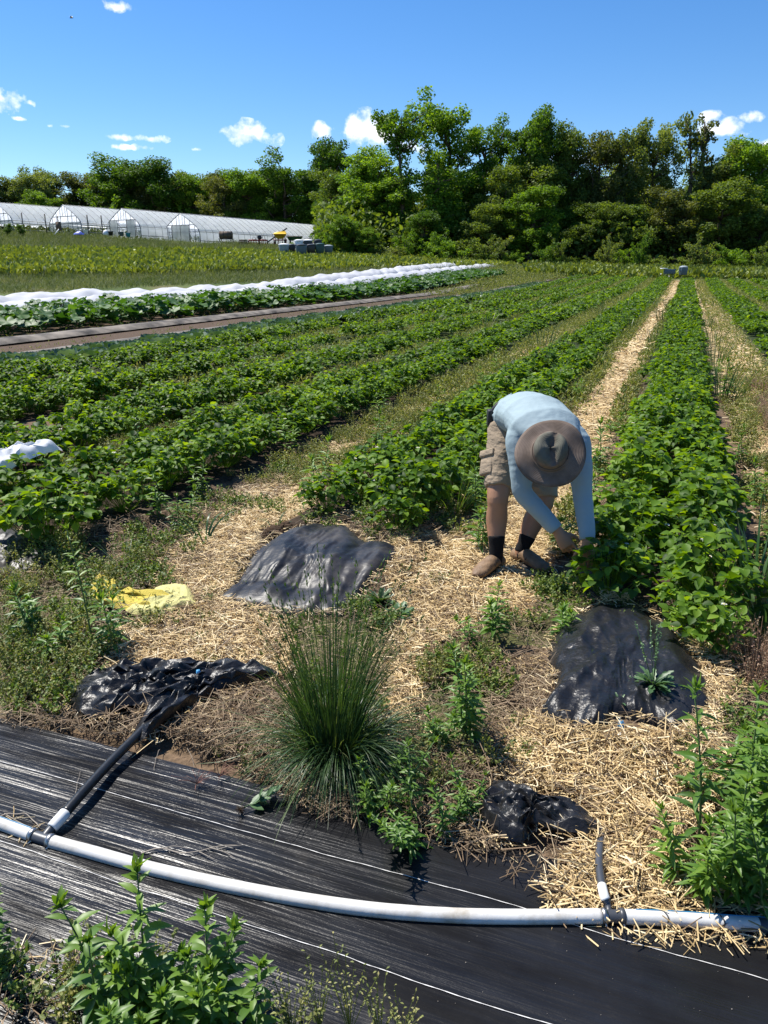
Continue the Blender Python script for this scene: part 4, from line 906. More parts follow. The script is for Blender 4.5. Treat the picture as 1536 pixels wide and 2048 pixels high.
weed_at(1510, 1800, 1560, 'dark leafy weed low at the right edge above the hose', 7, 40, .075, 4, spread=.08, lean=.25)
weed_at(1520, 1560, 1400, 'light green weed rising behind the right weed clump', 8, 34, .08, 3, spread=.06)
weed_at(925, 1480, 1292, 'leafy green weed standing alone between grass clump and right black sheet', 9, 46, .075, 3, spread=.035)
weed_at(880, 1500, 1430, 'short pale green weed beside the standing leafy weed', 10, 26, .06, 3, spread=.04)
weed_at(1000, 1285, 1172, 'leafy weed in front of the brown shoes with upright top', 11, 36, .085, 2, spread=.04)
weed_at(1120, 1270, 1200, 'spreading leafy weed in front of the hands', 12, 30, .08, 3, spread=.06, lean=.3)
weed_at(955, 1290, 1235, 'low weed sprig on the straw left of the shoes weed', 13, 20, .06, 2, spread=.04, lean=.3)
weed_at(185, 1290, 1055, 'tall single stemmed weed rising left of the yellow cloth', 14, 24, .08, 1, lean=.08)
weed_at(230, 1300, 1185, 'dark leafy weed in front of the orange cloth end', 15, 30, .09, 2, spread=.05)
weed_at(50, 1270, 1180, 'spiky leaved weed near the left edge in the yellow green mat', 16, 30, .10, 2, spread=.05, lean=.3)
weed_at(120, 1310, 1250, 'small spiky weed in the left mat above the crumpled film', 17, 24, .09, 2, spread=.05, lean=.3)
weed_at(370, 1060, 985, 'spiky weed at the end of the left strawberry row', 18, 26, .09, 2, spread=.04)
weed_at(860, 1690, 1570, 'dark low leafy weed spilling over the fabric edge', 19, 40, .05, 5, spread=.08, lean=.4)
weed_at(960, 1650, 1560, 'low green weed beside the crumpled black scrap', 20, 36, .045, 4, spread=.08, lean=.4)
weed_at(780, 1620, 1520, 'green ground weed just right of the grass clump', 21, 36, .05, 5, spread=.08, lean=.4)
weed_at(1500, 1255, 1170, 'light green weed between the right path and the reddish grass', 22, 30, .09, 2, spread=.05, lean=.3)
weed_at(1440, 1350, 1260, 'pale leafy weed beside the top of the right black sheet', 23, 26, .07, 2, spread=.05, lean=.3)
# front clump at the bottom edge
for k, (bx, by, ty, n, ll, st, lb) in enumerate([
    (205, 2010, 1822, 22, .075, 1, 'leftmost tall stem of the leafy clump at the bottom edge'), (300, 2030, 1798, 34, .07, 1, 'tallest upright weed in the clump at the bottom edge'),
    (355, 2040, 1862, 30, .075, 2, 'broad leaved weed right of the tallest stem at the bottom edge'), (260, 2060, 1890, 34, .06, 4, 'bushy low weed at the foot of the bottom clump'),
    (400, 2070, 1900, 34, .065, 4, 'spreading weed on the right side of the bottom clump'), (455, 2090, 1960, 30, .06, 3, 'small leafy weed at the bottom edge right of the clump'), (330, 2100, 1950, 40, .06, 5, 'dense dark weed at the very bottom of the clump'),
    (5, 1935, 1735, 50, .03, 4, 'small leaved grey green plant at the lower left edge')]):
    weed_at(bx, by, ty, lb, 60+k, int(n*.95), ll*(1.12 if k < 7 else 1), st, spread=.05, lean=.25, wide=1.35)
# thin grass-like sprigs at the bottom centre
def sprig(bx, by, ty, label, seed, n=14, dark=False):
    g0 = G(bx, by); h = top_h(bx, by, ty); g = np.random.default_rng(seed); mb = MB()
    for i in range(n):
        a = g.uniform(0, 6.28); tl = g.uniform(.05, .45); d = np.array([math.cos(a)*tl, math.sin(a)*tl, 1]); e = d/np.linalg.norm(d)*h*g.uniform(.5, 1.05)
        tube(mb, [[0, 0, 0], e*.5+[0, 0, .01], e], [.0012, .0009, .0006], 3, .6, cap=False)
        for t in np.linspace(.5, 1, 6): inst(mb, *L_SIMPLE, [e*t], frames(nrm(g.normal(size=(1, 3))+[0, 0, .5]), np.array([0, 0, 1.])), np.array([[.006, .009, .006]]), g.uniform(.3, 1))
    o = mb.build('seeding_sprig', M['fluff'], loc=None); o.location = (g0[0], g0[1], .004); return tag(o, label, 'weed')
for k, (bx, by, ty, lb) in enumerate([(640, 2060, 1900, 'thin seeding sprig at the bottom edge on the fabric'), (700, 2070, 1880, 'taller thin seeding sprig at bottom centre'), (760, 2080, 1950, 'fine sprig at the bottom edge right of centre'), (585, 2070, 1940, 'fine sprig right of the bottom leaf clump'),
    (800, 2090, 1990, 'rightmost fine sprig at the bottom edge'), (1175, 930, 830, 'dark thin stalk in the straw path behind the hat')]): sprig(bx, by, ty, lb, 80+k, 14 if k < 5 else 3)
# rosette with flowering stalks on the right black sheet
def rosette(bx, by, label, seed, n, ll, matk='sage', lift=.05, name='rosette_weed', stalks=0):
    g0 = G(bx, by); g = np.random.default_rng(seed); t = empty(name, (g0[0], g0[1], float(H(*g0))+lift), 0, label, 'weed'); mb = MB()
    az = g.uniform(0, 6.28, n); el = g.uniform(.1, 1.0, n); d = np.stack([np.cos(az)*np.cos(el), np.sin(az)*np.cos(el), np.sin(el)], 1); L = ll*g.uniform(.6, 1.1, n)
    T = leafT([.03, .07, .13, .08, .16, .09, .12, .03], .3, .3); inst(mb, *T, d*.01, frames(d, nrm(np.array([0, 0, 1.])+g.normal(0, .2, (n, 3)))), L, g.uniform(0, 1, n)); o = mb.build('leaves', M[matk]); o.parent = t
    if stalks:
        for i in range(stalks):
            mb = MB(); a = g.uniform(0, 6.28); h = .26*g.uniform(.7, 1.1); e = np.array([math.cos(a)*.1, math.sin(a)*.06, h]); tube(mb, [[0, 0, 0], e*.5, e], .0012, 4, .5)
            k = 14; tt = g.uniform(.55, 1, k)[:, None]; inst(mb, *L_SIMPLE, e*tt, frames(nrm(g.normal(size=(k, 3))), np.array([0, 0, 1.])), .010, 1.); o = mb.build('flower_stalk', M['sage']); o.parent = t
    return t
rosette(1300, 1425, 'grey green rosette weed with thin flower stalks growing through the right black sheet', 5, 46, .085, stalks=6)
rosette(760, 1215, 'dark green rosette of narrow leaves at the edge of the dusty black sheet', 6, 70, .085, 'grass', .02)
rosette(800, 1240, 'paler narrow leaved rosette on straw right of the grass clump tips', 7, 40, .08, 'sage', .02)
rosette(1235, 1450, 'tiny rosette beside the light blue fitting', 8, 12, .04, 'sage', .03)
# spiky weeds in the rows, copies of four
pw = [weed_parts('spiky_weed', .26+.05*i, 26, .11, 300+i, 2, .12, 'weed', 12, .85, .04) for i in range(4)]
spots = [(u, v) for u, v in [(6.3, -3.3), (7.2, -3.5), (8.4, -3.2), (5.6, -4.6), (7.8, -4.7), (9.2, -4.75), (11, -4.8), (8.8, -6.4), (10.4, -6.5), (9.6, -8.2), (5.3, -2.5), (6.6, -2.55), (7.4, -2.7), (9.5, -2.8), (10.8, -2.6), (5.0, -1.25), (5.4, -1.2), (6.2, -1.3), (7.4, -1.25), (8.6, -1.3), (10.2, -1.2), (4.6, -.5), (5.5, -.52), (6.4, -.5), (8.0, -.5), (4.9, .62), (5.9, .65), (7.2, .6), (6.9, -9.6), (8.0, -9.7), (4.7, -3.3), (4.2, -3.2), (3.6, -4.5), (4.6, -5.2), (12.5, -2.7), (13, -4.7), (14, -1.2), (15, -4.9), (12, -6.6), (13.5, -8.3), (16, -6.4), (9, 1.35), (7, 1.4), (11, .65), (13, .6), (4.35, -1.05)]]
for k, (u, v) in enumerate(spots):
    x, y = xy(u+rng.uniform(-.1, .1), v+rng.uniform(-.05, .05)); z = float(H(x, y))
    nm = {0: 'right', }; 
    where = ('in the right grassy path' if v > .55 else 'at the left edge of the right strawberry row' if v > -.8 else 'at the straw path edge of the row left of the person' if v > -1.6 else 'in the path behind the dusty black sheet' if v > -2.9 else 'inside the strawberry row behind the yellow cloth' if v > -4 else 'in the gap before the third strawberry row' if v > -5.5 else 'in the gap before the fourth strawberry row' if v > -7 else 'near the cabbages in the back left row')
    lb = 'light green spiky weed '+where
    if k < 4: o = pw[k]; o.location = (x, y, z); tag(o, lb, 'weed', 'spiky weeds '+where)
    else: dup(pw[k % 4], (x, y, z), rng.uniform(0, 6.28), rng.uniform(.7, 1.25), lb, 'weed', 'spiky weeds '+where)

def arcs(mb, n, base, br, L, tilt, wid, droop, rn, seed, seg=7, az=None, twist=.4):
    g = np.random.default_rng(seed); a = g.uniform(0, 2*PI, n) if az is None else g.uniform(*az, n); r = br*np.sqrt(g.random(n))
    l = g.uniform(*L, n); tl = g.uniform(*tilt, n); dr = g.uniform(*droop, n); t = np.linspace(0, 1, seg)
    out = np.stack([np.cos(a), np.sin(a)], 1); ang = tl[:, None]+dr[:, None]*t[None]**1.5            # angle from vertical
    ds = l[:, None]/(seg-1); hx = np.concatenate([np.zeros((n, 1)), np.cumsum(np.sin(ang[:, 1:])*ds, 1)], 1); hz = np.concatenate([np.zeros((n, 1)), np.cumsum(np.cos(ang[:, 1:])*ds, 1)], 1)
    P = np.zeros((n, seg, 3)); P[..., 0] = out[:, None, 0]*(hx+r[:, None]); P[..., 1] = out[:, None, 1]*(hx+r[:, None]); P[..., 2] = np.maximum(hz, .004+.01*g.random((n, 1))-(hz > 1))
    b2 = a+PI/2+g.uniform(-twist, twist, n)*3; s = np.stack([np.cos(b2), np.sin(b2), g.uniform(-.3, .3, n)], 1)[:, None]*(wid*g.uniform(.6, 1.1, n))[:, None, None]*np.array([.8, 1, 1, .95, .8, .5, .08][:seg])[None, :, None]
    V = np.stack([P-s/2, P+s/2], 2).reshape(-1, 3)+np.array(base); k = np.arange(seg-1)*2; F1 = np.stack([k, k+1, k+3, k+2], 1); F = (F1[None]+(np.arange(n)*seg*2)[:, None, None]).reshape(-1, 4)
    mb.add(V, F, np.repeat(g.uniform(*rn, n), seg-1)); return P
def grass_clump():
    g0 = G(664, 1512); base = (g0[0], g0[1], .015)
    t = empty('grass_clump', base, 0, 'big dark green tuft of tall grass with seed heads between straw and fabric', 'grass tuft')
    b2 = (base[0]+.03, base[1]-.02, base[2])
    mb = MB(); arcs(mb, 420, base, .09, (.26, .60), (.0, .26), .0040, (.1, .8), (0, .65), 1, twist=.9); arcs(mb, 420, b2, .10, (.22, .44), (.25, .85), .0045, (1.3, 2.4), (0, .8), 2, twist=.9); arcs(mb, 160, base, .10, (.14, .30), (.5, 1.2), .0045, (.4, 1.4), (.0, .8), 3)
    arcs(mb, 170, base, .13, (.15, .48), (.1, 1.4), .0036, (.3, 2.0), (.8, 1.), 4, twist=1.); arcs(mb, 150, b2, .08, (.28, .46), (.3, .8), .0045, (1.4, 2.2), (0, .8), 14, az=(-2.4, -.4), twist=.8)
    mb.build('blades', M['grass'], t)
    st = MB(); P = arcs(st, 62, base, .09, (.50, .80), (.0, .30), .0034, (.0, .45), (.3, .6), 5, twist=.2)
    hd = MB(); g = np.random.default_rng(9)
    for p in P:
        e = p[-1]+base; q = p[-3]+base; k = 16; tt = g.uniform(0, 1, k)[:, None]; d = nrm(e-q)
        inst(hd, *L_SIMPLE, q+(e-q)*tt*1.08, frames(nrm(d+g.normal(0, .25, (k, 3))), nrm(g.normal(size=(k, 3)))), np.stack([.008*np.ones(k), .016*np.ones(k), .006*np.ones(k)], 1), g.uniform(.2, .75, k))
    st.build('seed_stalks', M['grass'], t); hd.build('seed_heads', M['grass'], t)
grass_clump()
def blade_plant(bx, by, ty, label, seed, n=16, w=.016, matk='iris', tilt=(.02, .5), droop=(0, .9)):
    g0 = G(bx, by); h = top_h(bx, by, ty); mb = MB(); arcs(mb, n, (0, 0, 0), .05, (h*.6, h*1.05), tilt, w, droop, (0, 1), seed); o = mb.build('blade_grass', M[matk]); o.location = (g0[0], g0[1], float(H(*g0))); return tag(o, label, 'grass')
blade_plant(1505, 1225, 1000, 'broad bladed grass plant at the right edge beside the strawberry row', 1, 34, .026)
blade_plant(1530, 1290, 1130, 'second broad bladed grass plant lower at the right edge', 2, 16, .024)
blade_plant(410, 1085, 990, 'arching corn like blade plant at the straw path left of the soil hole', 3, 9, .014, droop=(.6, 1.8))
blade_plant(550, 1060, 1020, 'small drooping blade plant just above the soil hole', 4, 12, .010, droop=(.8, 2.2))
blade_plant(905, 1050, 930, 'thin bladed grass beside the left leg', 5, 26, .005, 'fluffg')
blade_plant(1125, 1110, 960, 'thin dark grass stems between the arms', 6, 8, .004, 'grass', (.1, .5), (0, .2))
blade_plant(250, 1140, 1065, 'wispy grass leaning right above the yellow cloth', 7, 16, .004, 'sage', (.3, .9), (0, .5))
blade_plant(1385, 2060, 2000, 'tiny grass blades at the bottom edge of the fabric', 8, 6, .003, 'fluffg') if False else None
for k, (u, v) in enumerate([(11, .6), (15, .65), (19, .7), (24, .6), (18, -.5), (26, -.55), (33, -.5), (22, -1.3), (16, -2.6), (28, -2.7), (34, -1.3), (20, -4.7), (27, -4.8)]):
    x, y = xy(u, v); mb = MB(); arcs(mb, 40, (0, 0, 0), .25, (.35, .7), (.02, .5), .012, (0, .8), (0, 1), 50+k); o = mb.build('grass_tuft', M['grass']); o.location = (x, y, float(H(x, y)))
    tag(o, 'dark grass tuft standing above the far strawberry rows', 'grass', 'grass tufts in the far rows')
# wilted pulled weed, twigs on the fabric
def twig(pts, label, rad=.0016, branches=(), m='twig', name='twig'):
    def w(x, y): g = G(x, y, .01); u, v = uv(*g); return np.array([g[0], g[1], float(fabz(u, v))+.004])
    mb = MB(); P = np.array([w(*p) for p in pts]); P = spline(P, 24); P[:, 2] += .006*np.sin(np.linspace(0, 9, 24))**2; tube(mb, P, np.linspace(rad, rad*.5, 24), 5)
    for b in branches: Q = spline(np.array([w(*p) for p in b]), 12); Q[:, 2] += .004; tube(mb, Q, np.linspace(rad*.8, rad*.3, 12), 4)
    return tag(mb.build(name, M[m]), label, 'twig')
twig([(283, 1712), (330, 1705), (375, 1715), (420, 1703), (480, 1697)], 'pale bent twig lying on the fabric above the white hose', .0028, [[(420, 1703), (450, 1712), (472, 1725)], [(330, 1705), (350, 1700), (380, 1706)], [(440, 1705), (460, 1700), (495, 1696)], [(400, 1712), (420, 1722), (430, 1726)]])
twig([(150, 1600), (155, 1570), (162, 1545)], 'thin dark twig leaning against the black riser hose', .001, [[(150, 1600), (120, 1620), (92, 1635)]])
twig([(0, 1636), (50, 1632), (80, 1660)], 'bent straw stalk over the left end of the white hose', .0028, [[(10, 1632), (40, 1650), (72, 1665)]])
twig([(320, 1500), (312, 1520), (308, 1545)], 'short dark twig hanging over the upper fabric edge', .0012, [[(375, 1500), (385, 1520), (388, 1540)]])
def wilted():
    g = G(480, 1635); b = np.array([g[0], g[1], .03]); t = empty('pulled_weed', b*[1, 1, 0], 0, 'wilted pulled weed with root ball lying on the fabric', 'weed'); e = G(545, 1608); e = np.array([e[0], e[1], .04]); mb = MB(); tube(mb, [b, (b+e)/2, e], .002, 5); mb.build('stem', M['stem'], t)
    mb = MB(); n = 16; tt = rng.uniform(.3, 1, n)[:, None]; d = nrm((e-b)+rng.normal(0, .05, (n, 3))); inst(mb, *L_OVAL, b+(e-b)*tt, frames(d, np.array([0, 0, 1.])), np.stack([.045*np.ones(n), .05*np.ones(n), .03*np.ones(n)], 1), rng.uniform(.5, 1, n)); mb.build('leaves', M['sage'], t)
    mb = MB()
    for i in range(40): q = rng.normal(0, 1, 3); q /= np.linalg.norm(q); tube(mb, [b, b+q*[.02, .02, .012]], .0009, 3)
    mb.build('root_ball', M['soil'], t)
wilted()
def red_sprig(x, y, label):
    g = G(x, y); mb = MB()
    for i in range(26):
        a = rng.uniform(0, 6.28); e = np.array([math.cos(a)*rng.uniform(.02, .09), math.sin(a)*rng.uniform(.02, .05), rng.uniform(.005, .05)]); tube(mb, [[0, 0, .004], e*.5+[0, 0, .01], e], .0007, 3)
    o = mb.build('reddish_sprig', M['redtwig']); o.location = (g[0], g[1], .02); return tag(o, label, 'weed')
M['redtwig'] = mat('reddish_twig', (.22, .10, .07), .8)
red_sprig(395, 1580, 'dry reddish sprig lying on the fabric left of the grass clump'); red_sprig(440, 1565, 'dry reddish sprig nearest the grass clump on the fabric'); red_sprig(1480, 1745, 'small reddish seed sprig at the foot of the right weed clump')
mb = MB(); q = G(72, 1355); tube(mb, [[0, 0, .02], [0, 0, .026]], [.012, .004], 10); o = mb.build('dandelion_flower', M['yellow']); o.location = (q[0], q[1], .03); tag(o, 'single yellow flower in the left weed mat', 'flower')

# ------------------------------------------------------------ green crop field and rough grass beyond
def far_cover(name, label, pts, dens, T, matk, ls, hh, rn, patch=.0):
    mb = MB(); P = np.array([GT(*p)[:2] for p in pts]); P = P*np.minimum(1, 140/P[:, 1:2]); q = scatter(P, dens)
    if patch: q = q[fbm(q[:, 0]*.3+7, q[:, 1]*.3, 3) > patch]
    n = len(q); d = nrm(rng.normal(0, .55, (n, 3))+[0, 0, 1]); sc = ls*(np.hypot(q[:, 0], q[:, 1])/60)**.6*rng.uniform(.6, 1.4, n)
    inst(mb, *T, np.stack([q[:, 0], q[:, 1], terrain(q[:, 0], q[:, 1])+rng.random(n)**1.5*hh], 1), frames(d, nrm(rng.normal(size=(n, 3))+[0, 0, .8])), sc, np.clip(rng.normal(rn, .22, n)+.5*(fbm(q[:, 0]*.25, q[:, 1]*.25)-.5), 0, 1))
    o = mb.build(name, M[matk]); print(name, n); return tag(o, label, 'crop', kind='stuff')
M['crop'] = leafmat('crop_leaf', [(0, (.10, .135, .022)), (.5, (.22, .28, .037)), (1, (.34, .39, .07))], .6, .3, (1.3, 1.2, .4))
M['rough'] = leafmat('rough_grass', [(0, (.05, .08, .022)), (.5, (.12, .155, .045)), (1, (.24, .24, .10))], .7, .3, (1.2, 1.2, .5))
far_cover('crop_field', 'broad strip of yellow green crop between the row covers and the greenhouses', [(-40, 555), (300, 552), (560, 546), (800, 540), (1040, 537), (860, 522), (700, 515), (560, 512), (300, 508), (0, 506), (-40, 506)], 55, L_OVAL, 'crop', .34, .45, .55)
far_cover('rough_grass', 'rough grass and weeds in front of the greenhouses and along the field edge', [(-40, 506), (300, 508), (560, 512), (560, 495), (400, 492), (200, 476), (-40, 464)], 40, L_BLADE, 'rough', .42, .03, .5)
far_cover('field_grass', 'thin grass between the row covers and the crop field', [(-40, 590), (500, 566), (800, 550), (1040, 543), (1040, 537), (560, 546), (-40, 556)], 60, L_BLADE, 'rough', .4, .03, .4)
far_cover('field_edge_weeds', 'green weedy band at the far end of the strawberry rows', [(1045, 540), (1055, 551), (1250, 556), (1600, 560), (1600, 545), (1300, 541), (1060, 534)], 26, L_OVAL, 'crop', .36, .5, .35)

# ------------------------------------------------------------ trees
def lfcard(): return (np.array([(-.45, 0, 0), (0, -.5, .12), (.45, .05, -.05), (.05, .55, .1)], float), np.array([(0, 1, 2, 3)]))
def make_tree(name, hgt, shape, colr, seed, leaf=.40, dens=1.0):
    g = np.random.default_rng(seed); t = empty(name); tr = MB(); cr = MB(); k = 9; tt = np.linspace(0, 1, k)[:, None]
    bend = g.normal(0, .05, 2)*hgt; P = np.concatenate([bend[None]*tt**2+g.normal(0, .008*hgt, (k, 2))*tt, tt*hgt*.86], 1); r0 = hgt*.018
    tube(tr, P, np.linspace(r0*1.3, r0*.25, k), 8)
    cl = []
    def limb(z, az, L, up, nsub, r):
        i = min(int(z/.86*(k-1)), k-2); b = P[i]+(P[i+1]-P[i])*(z/.86*(k-1)-i); d = nrm(np.array([math.cos(az), math.sin(az), up])); e = b+d*L*hgt; m = b+(e-b)*.5+np.array([0, 0, -.03*hgt])+g.normal(0, .015*hgt, 3)
        tube(tr, [b, m, e], [r0*.45, r0*.3, r0*.12], 5); 
        for s in range(nsub): f = .35+.65*(s+1)/nsub; cl.append((b+(e-b)*f+g.normal(0, .03*hgt, 3), r*hgt*g.uniform(.75, 1.2)))
    if shape == 'round':
        for i in range(44):
            z = g.uniform(.16, .84); L = .27*math.sin(PI*min(1, (z+.02)/.98))**.6*g.uniform(.65, 1.1); limb(z, i*2.4, L, g.uniform(.3, 1.3), 3, .055)
        cl += [(P[-1]+g.normal(0, .06*hgt, 3)+[0, 0, .05*hgt], .075*hgt) for _ in range(7)]
    if shape == 'column':
        for i in range(34): limb(g.uniform(.04, .84), i*2.4, g.uniform(.06, .13), g.uniform(.3, 1), 2, .055)
        cl += [(P[j]+g.normal(0, .03*hgt, 3), .055*hgt) for j in range(1, k)]
    if shape == 'umbrella':
        for i in range(30): limb(g.uniform(.03, .78), i*2.4, g.uniform(.03, .08), .6, 2, .05)
        for i in range(15): limb(g.uniform(.70, .85), i*2.4, g.uniform(.10, .22), g.uniform(.5, .9), 3, .045)
    if shape == 'open':
        for i in range(34): limb(g.uniform(.12, .85), i*2.4, g.uniform(.12, .28), g.uniform(.5, 1.5), 3, .054)
    if shape == 'spindly':
        for i in range(30): limb(g.uniform(.1, .85), i*2.4, g.uniform(.04, .10), g.uniform(1, 2.5), 3, .026)
    if shape == 'bush':
        for i in range(26): limb(g.uniform(.05, .7), i*2.4, g.uniform(.15, .75), g.uniform(.1, 1.2), 2, .10)
    T = lfcard()
    for c, r in cl:
        n = int(dens*max(26, 52*(r/ (leaf*1.9))**2)); q = nrm(g.normal(size=(n, 3))); q[:, 2] = q[:, 2]*.95+.08; rad = r*g.uniform(.45, 1.08, n)[:, None]; p = c+q*rad
        p = p[p[:, 2] > .15]; q = q[:len(p)]; n = len(p)
        if n: inst(cr, *T, p, frames(nrm(g.normal(size=(n, 3))), nrm(q*.7+g.normal(0, .6, (n, 3))+[0, 0, .3])), leaf*g.uniform(.55, 1.25, n), np.clip(g.normal(.5, .16, n)+.35*(g.random()-.5), 0, 1))
    a = tr.build('trunk', M['bark']); a.parent = t; b = cr.build('crown', M['t_'+colr]); b.parent = t; KIDS[t.name] = [a, b]; KIDS[a.name] = []; KIDS[b.name] = []
    t['h'] = float(max(np.concatenate(cr.V)[:, 2])); v = np.concatenate(cr.V); t['w'] = float(np.percentile(abs(v[:, 0]), 97)*2); return t
TP = {}
def tree(px, ty, wpx, Y, shape, colr, label, cat='tree', grp=None, by=None, variants=2):
    if px < 655 and Y > 121: Y = max(Y, 166+(px % 7))
    key = (shape, colr, int(rng.integers(variants))); X = (px-768)/FPX*(Y*math.cos(PIT)+.4); z = float(terrain(X, Y))-.1
    top = P3(px, ty, Y)[2]; h = top-z
    base = {'bush': 4.}.get(shape, 20.); nm = {'bush': 'bush'}.get(shape, {'oak': 'oak_tree', 'lime': 'maple_tree', 'olive': 'broadleaf_tree', 'grey': 'willow_tree', 'brown': 'budding_tree'}[colr])
    fresh = key not in TP
    if fresh: TP[key] = make_tree(nm, base, shape, colr, hash((shape, colr)) % 1000 + key[2] if False else (len(TP)*7+3), .21 if shape == 'bush' else .34)
    p = TP[key]; s = h/p['h']; sxy = wpx/FPX*Y/p['w']; sxy = min(max(sxy, s*.55), s*1.8)
    if fresh: o = p; o.location = (X, Y, z); o.scale = (sxy, sxy, s); o.rotation_euler = (0, 0, rng.uniform(0, 6.28)); tag(o, label, cat, grp)
    else: o = dup(p, (X, Y, z), rng.uniform(0, 6.28), (sxy, sxy, s), label, cat, grp); 
    if not fresh and not grp and 'group' in o: del o['group']
    return o
TL = [ # individually described trees
 (265, 297, 130, 148, 'round', 'oak', 'broad dark oak rising above the treeline behind the greenhouses'), (335, 312, 110, 150, 'round', 'oak', 'dark rounded tree joined to the right of the broad oak'),
 (105, 378, 90, 150, 'round', 'lime', 'bright green tree behind the third greenhouse from the right'), (25, 382, 80, 150, 'round', 'oak', 'dark green tree behind the far left greenhouse'), (225, 390, 90, 146, 'bush', 'lime', 'light green low tree under the broad oak'),
 (405, 342, 70, 150, 'round', 'lime', 'yellow green tree right of the broad dark oak'), (455, 350, 70, 152, 'round', 'brown', 'brownish tree above the right greenhouse ridge'), (505, 335, 80, 145, 'round', 'lime', 'light green tree left of the tall double crowned oak'),
 (575, 285, 100, 132, 'open', 'oak', 'tall tree with a bare branch reaching left over the greenhouse'), (645, 268, 95, 130, 'round', 'oak', 'tall rounded oak just left of the small white cloud'), (545, 400, 110, 130, 'round', 'grey', 'grey green tree below the tall double oak'), (610, 395, 100, 126, 'round', 'oak', 'shadowy green tree behind the greenhouse end'),
 (745, 282, 120, 122, 'round', 'lime', 'full green tree in front of the big white cloud'), (760, 350, 130, 118, 'round', 'lime', 'yellow green tree with a visible grey trunk at its foot'), (700, 330, 90, 124, 'column', 'oak', 'narrow green tree left of the cloud tree'),
 (806, 208, 86, 116, 'umbrella', 'oak', 'tall ivy clad tree with a flat umbrella top against the sky'), (905, 168, 120, 120, 'open', 'lime', 'tallest tree of the wood with an airy rounded top'), (958, 225, 100, 121, 'open', 'oak', 'tree with a bare forked limb right of the tallest one'), (880, 300, 90, 112, 'column', 'lime', 'slim vine covered tree under the tallest tree'),
 (1020, 205, 110, 120, 'round', 'oak', 'large green tree top between the tallest tree and the oak pair'), (1085, 213, 90, 121, 'round', 'oak', 'dense oak top at the upper middle right'), (1050, 300, 120, 116, 'round', 'olive', 'olive green tree below the oak pair'), (980, 320, 100, 114, 'round', 'olive', 'leafy tree filling the wood left of the oak pair'),
 (1145, 238, 100, 121, 'round', 'olive', 'olive tree with reddish buds right of the oak pair'), (1185, 262, 90, 119, 'round', 'brown', 'brown budding tree beside the small gap of sky'), (1245, 232, 110, 119, 'open', 'grey', 'airy grey green tree with dark forking branches'), (1310, 236, 110, 121, 'open', 'grey', 'airy tree right of the forking one'),
 (1366, 215, 55, 118, 'spindly', 'grey', 'thin nearly bare tree top poking above the wood'), (1395, 228, 60, 119, 'spindly', 'brown', 'bare twiggy tree top next to the right cloud'), (1435, 285, 90, 118, 'round', 'grey', 'grey green tree under the bare twiggy tops'), (1480, 265, 110, 116, 'round', 'lime', 'full green tree top below the right cloud'), (1545, 320, 110, 116, 'round', 'olive', 'dark tree at the right edge of the photo'),
 (1055, 368, 130, 108, 'round', 'lime', 'bright maple standing forward in the middle of the wood'), (955, 400, 110, 108, 'round', 'olive', 'shaded tree left of the bright maple'), (1170, 395, 120, 110, 'round', 'olive', 'shaded tree right of the bright maple'), (1265, 400, 110, 110, 'round', 'olive', 'grey leaved tree in the right half of the wood front'), (1345, 370, 110, 111, 'round', 'brown', 'brownish tree in the right half of the wood front'), (1425, 350, 110, 110, 'round', 'olive', 'green tree with vines in the right wood front'), (1510, 400, 110, 108, 'round', 'olive', 'dark leafy tree front right at the photo edge'),
 (695, 428, 90, 104, 'round', 'lime', 'light green small tree at the end of the right greenhouse'), (735, 452, 70, 103, 'round', 'lime', 'small light green tree beside the greenhouse end tree'), (845, 420, 90, 108, 'round', 'oak', 'dark small tree under the umbrella topped tree'), (890, 470, 70, 101, 'bush', 'lime', 'bright yellow green round shrub before the dark wood'),
 (600, 430, 80, 124, 'bush', 'olive', 'dark shrub behind the long greenhouse ridge'), (375, 412, 60, 140, 'bush', 'lime', 'pale shrub above the ridge of the right greenhouse'), (560, 415, 60, 128, 'bush', 'lime', 'green shrub behind the middle of the long greenhouse')]
for (px, ty, w, Y, sh, c, lb) in TL: tree(px, ty, w, Y, sh, c, lb)
mb = MB(); n = 46000; Yq = rng.uniform(107, 150, n); Xq = rng.uniform(-.085, .56, n)*Yq; zq = terrain(Xq, Yq)+5.5*rng.random(n)**1.4*(.35+1.3*fbm(Xq*.18, Yq*.18, 3))
inst(mb, *L_OVAL, np.stack([Xq, Yq, zq], 1), frames(nrm(rng.normal(size=(n, 3))), nrm(rng.normal(0, .7, (n, 3))+[0, 0, .6])), rng.uniform(.35, .8, n), np.clip(rng.normal(.4, .2, n), 0, 1))
tag(mb.build('undergrowth', M['t_olive']), 'dense shaded undergrowth filling the floor of the wood', 'undergrowth', kind='stuff')
k = 0
for px in range(-60, 560, 38):
    tree(px, 338+rng.integers(-6, 10), 70, 176+rng.uniform(-6, 6), 'round', ['grey', 'olive', 'brown', 'grey'][k % 4], 'distant tree in the hazy green line behind the greenhouses', 'tree', 'trees in the distant line on the left', variants=2); k += 1
for px in list(range(500, 700, 40)):
    tree(px, 340, 80, 150, 'round', 'oak', 'dark tree in the second rank behind the greenhouse end', 'tree', 'second rank trees behind the greenhouse end')
for px in range(704, 1640, 42):
    tree(px, 335+rng.integers(-20, 30), 95, 136+rng.uniform(-5, 5), 'round', ['oak', 'olive'][k % 2], 'shaded tree deep in the wood behind the front trees', 'tree', 'shaded trees deep in the wood'); k += 1
for px in range(700, 1640, 56):
    tree(px, 425+rng.integers(-25, 25), 90, 113+rng.uniform(-2, 3), 'round', ['oak', 'olive', 'oak', 'lime'][k % 4], 'low shaded tree in the dark understorey of the wood', 'tree', 'low trees of the understorey'); k += 1
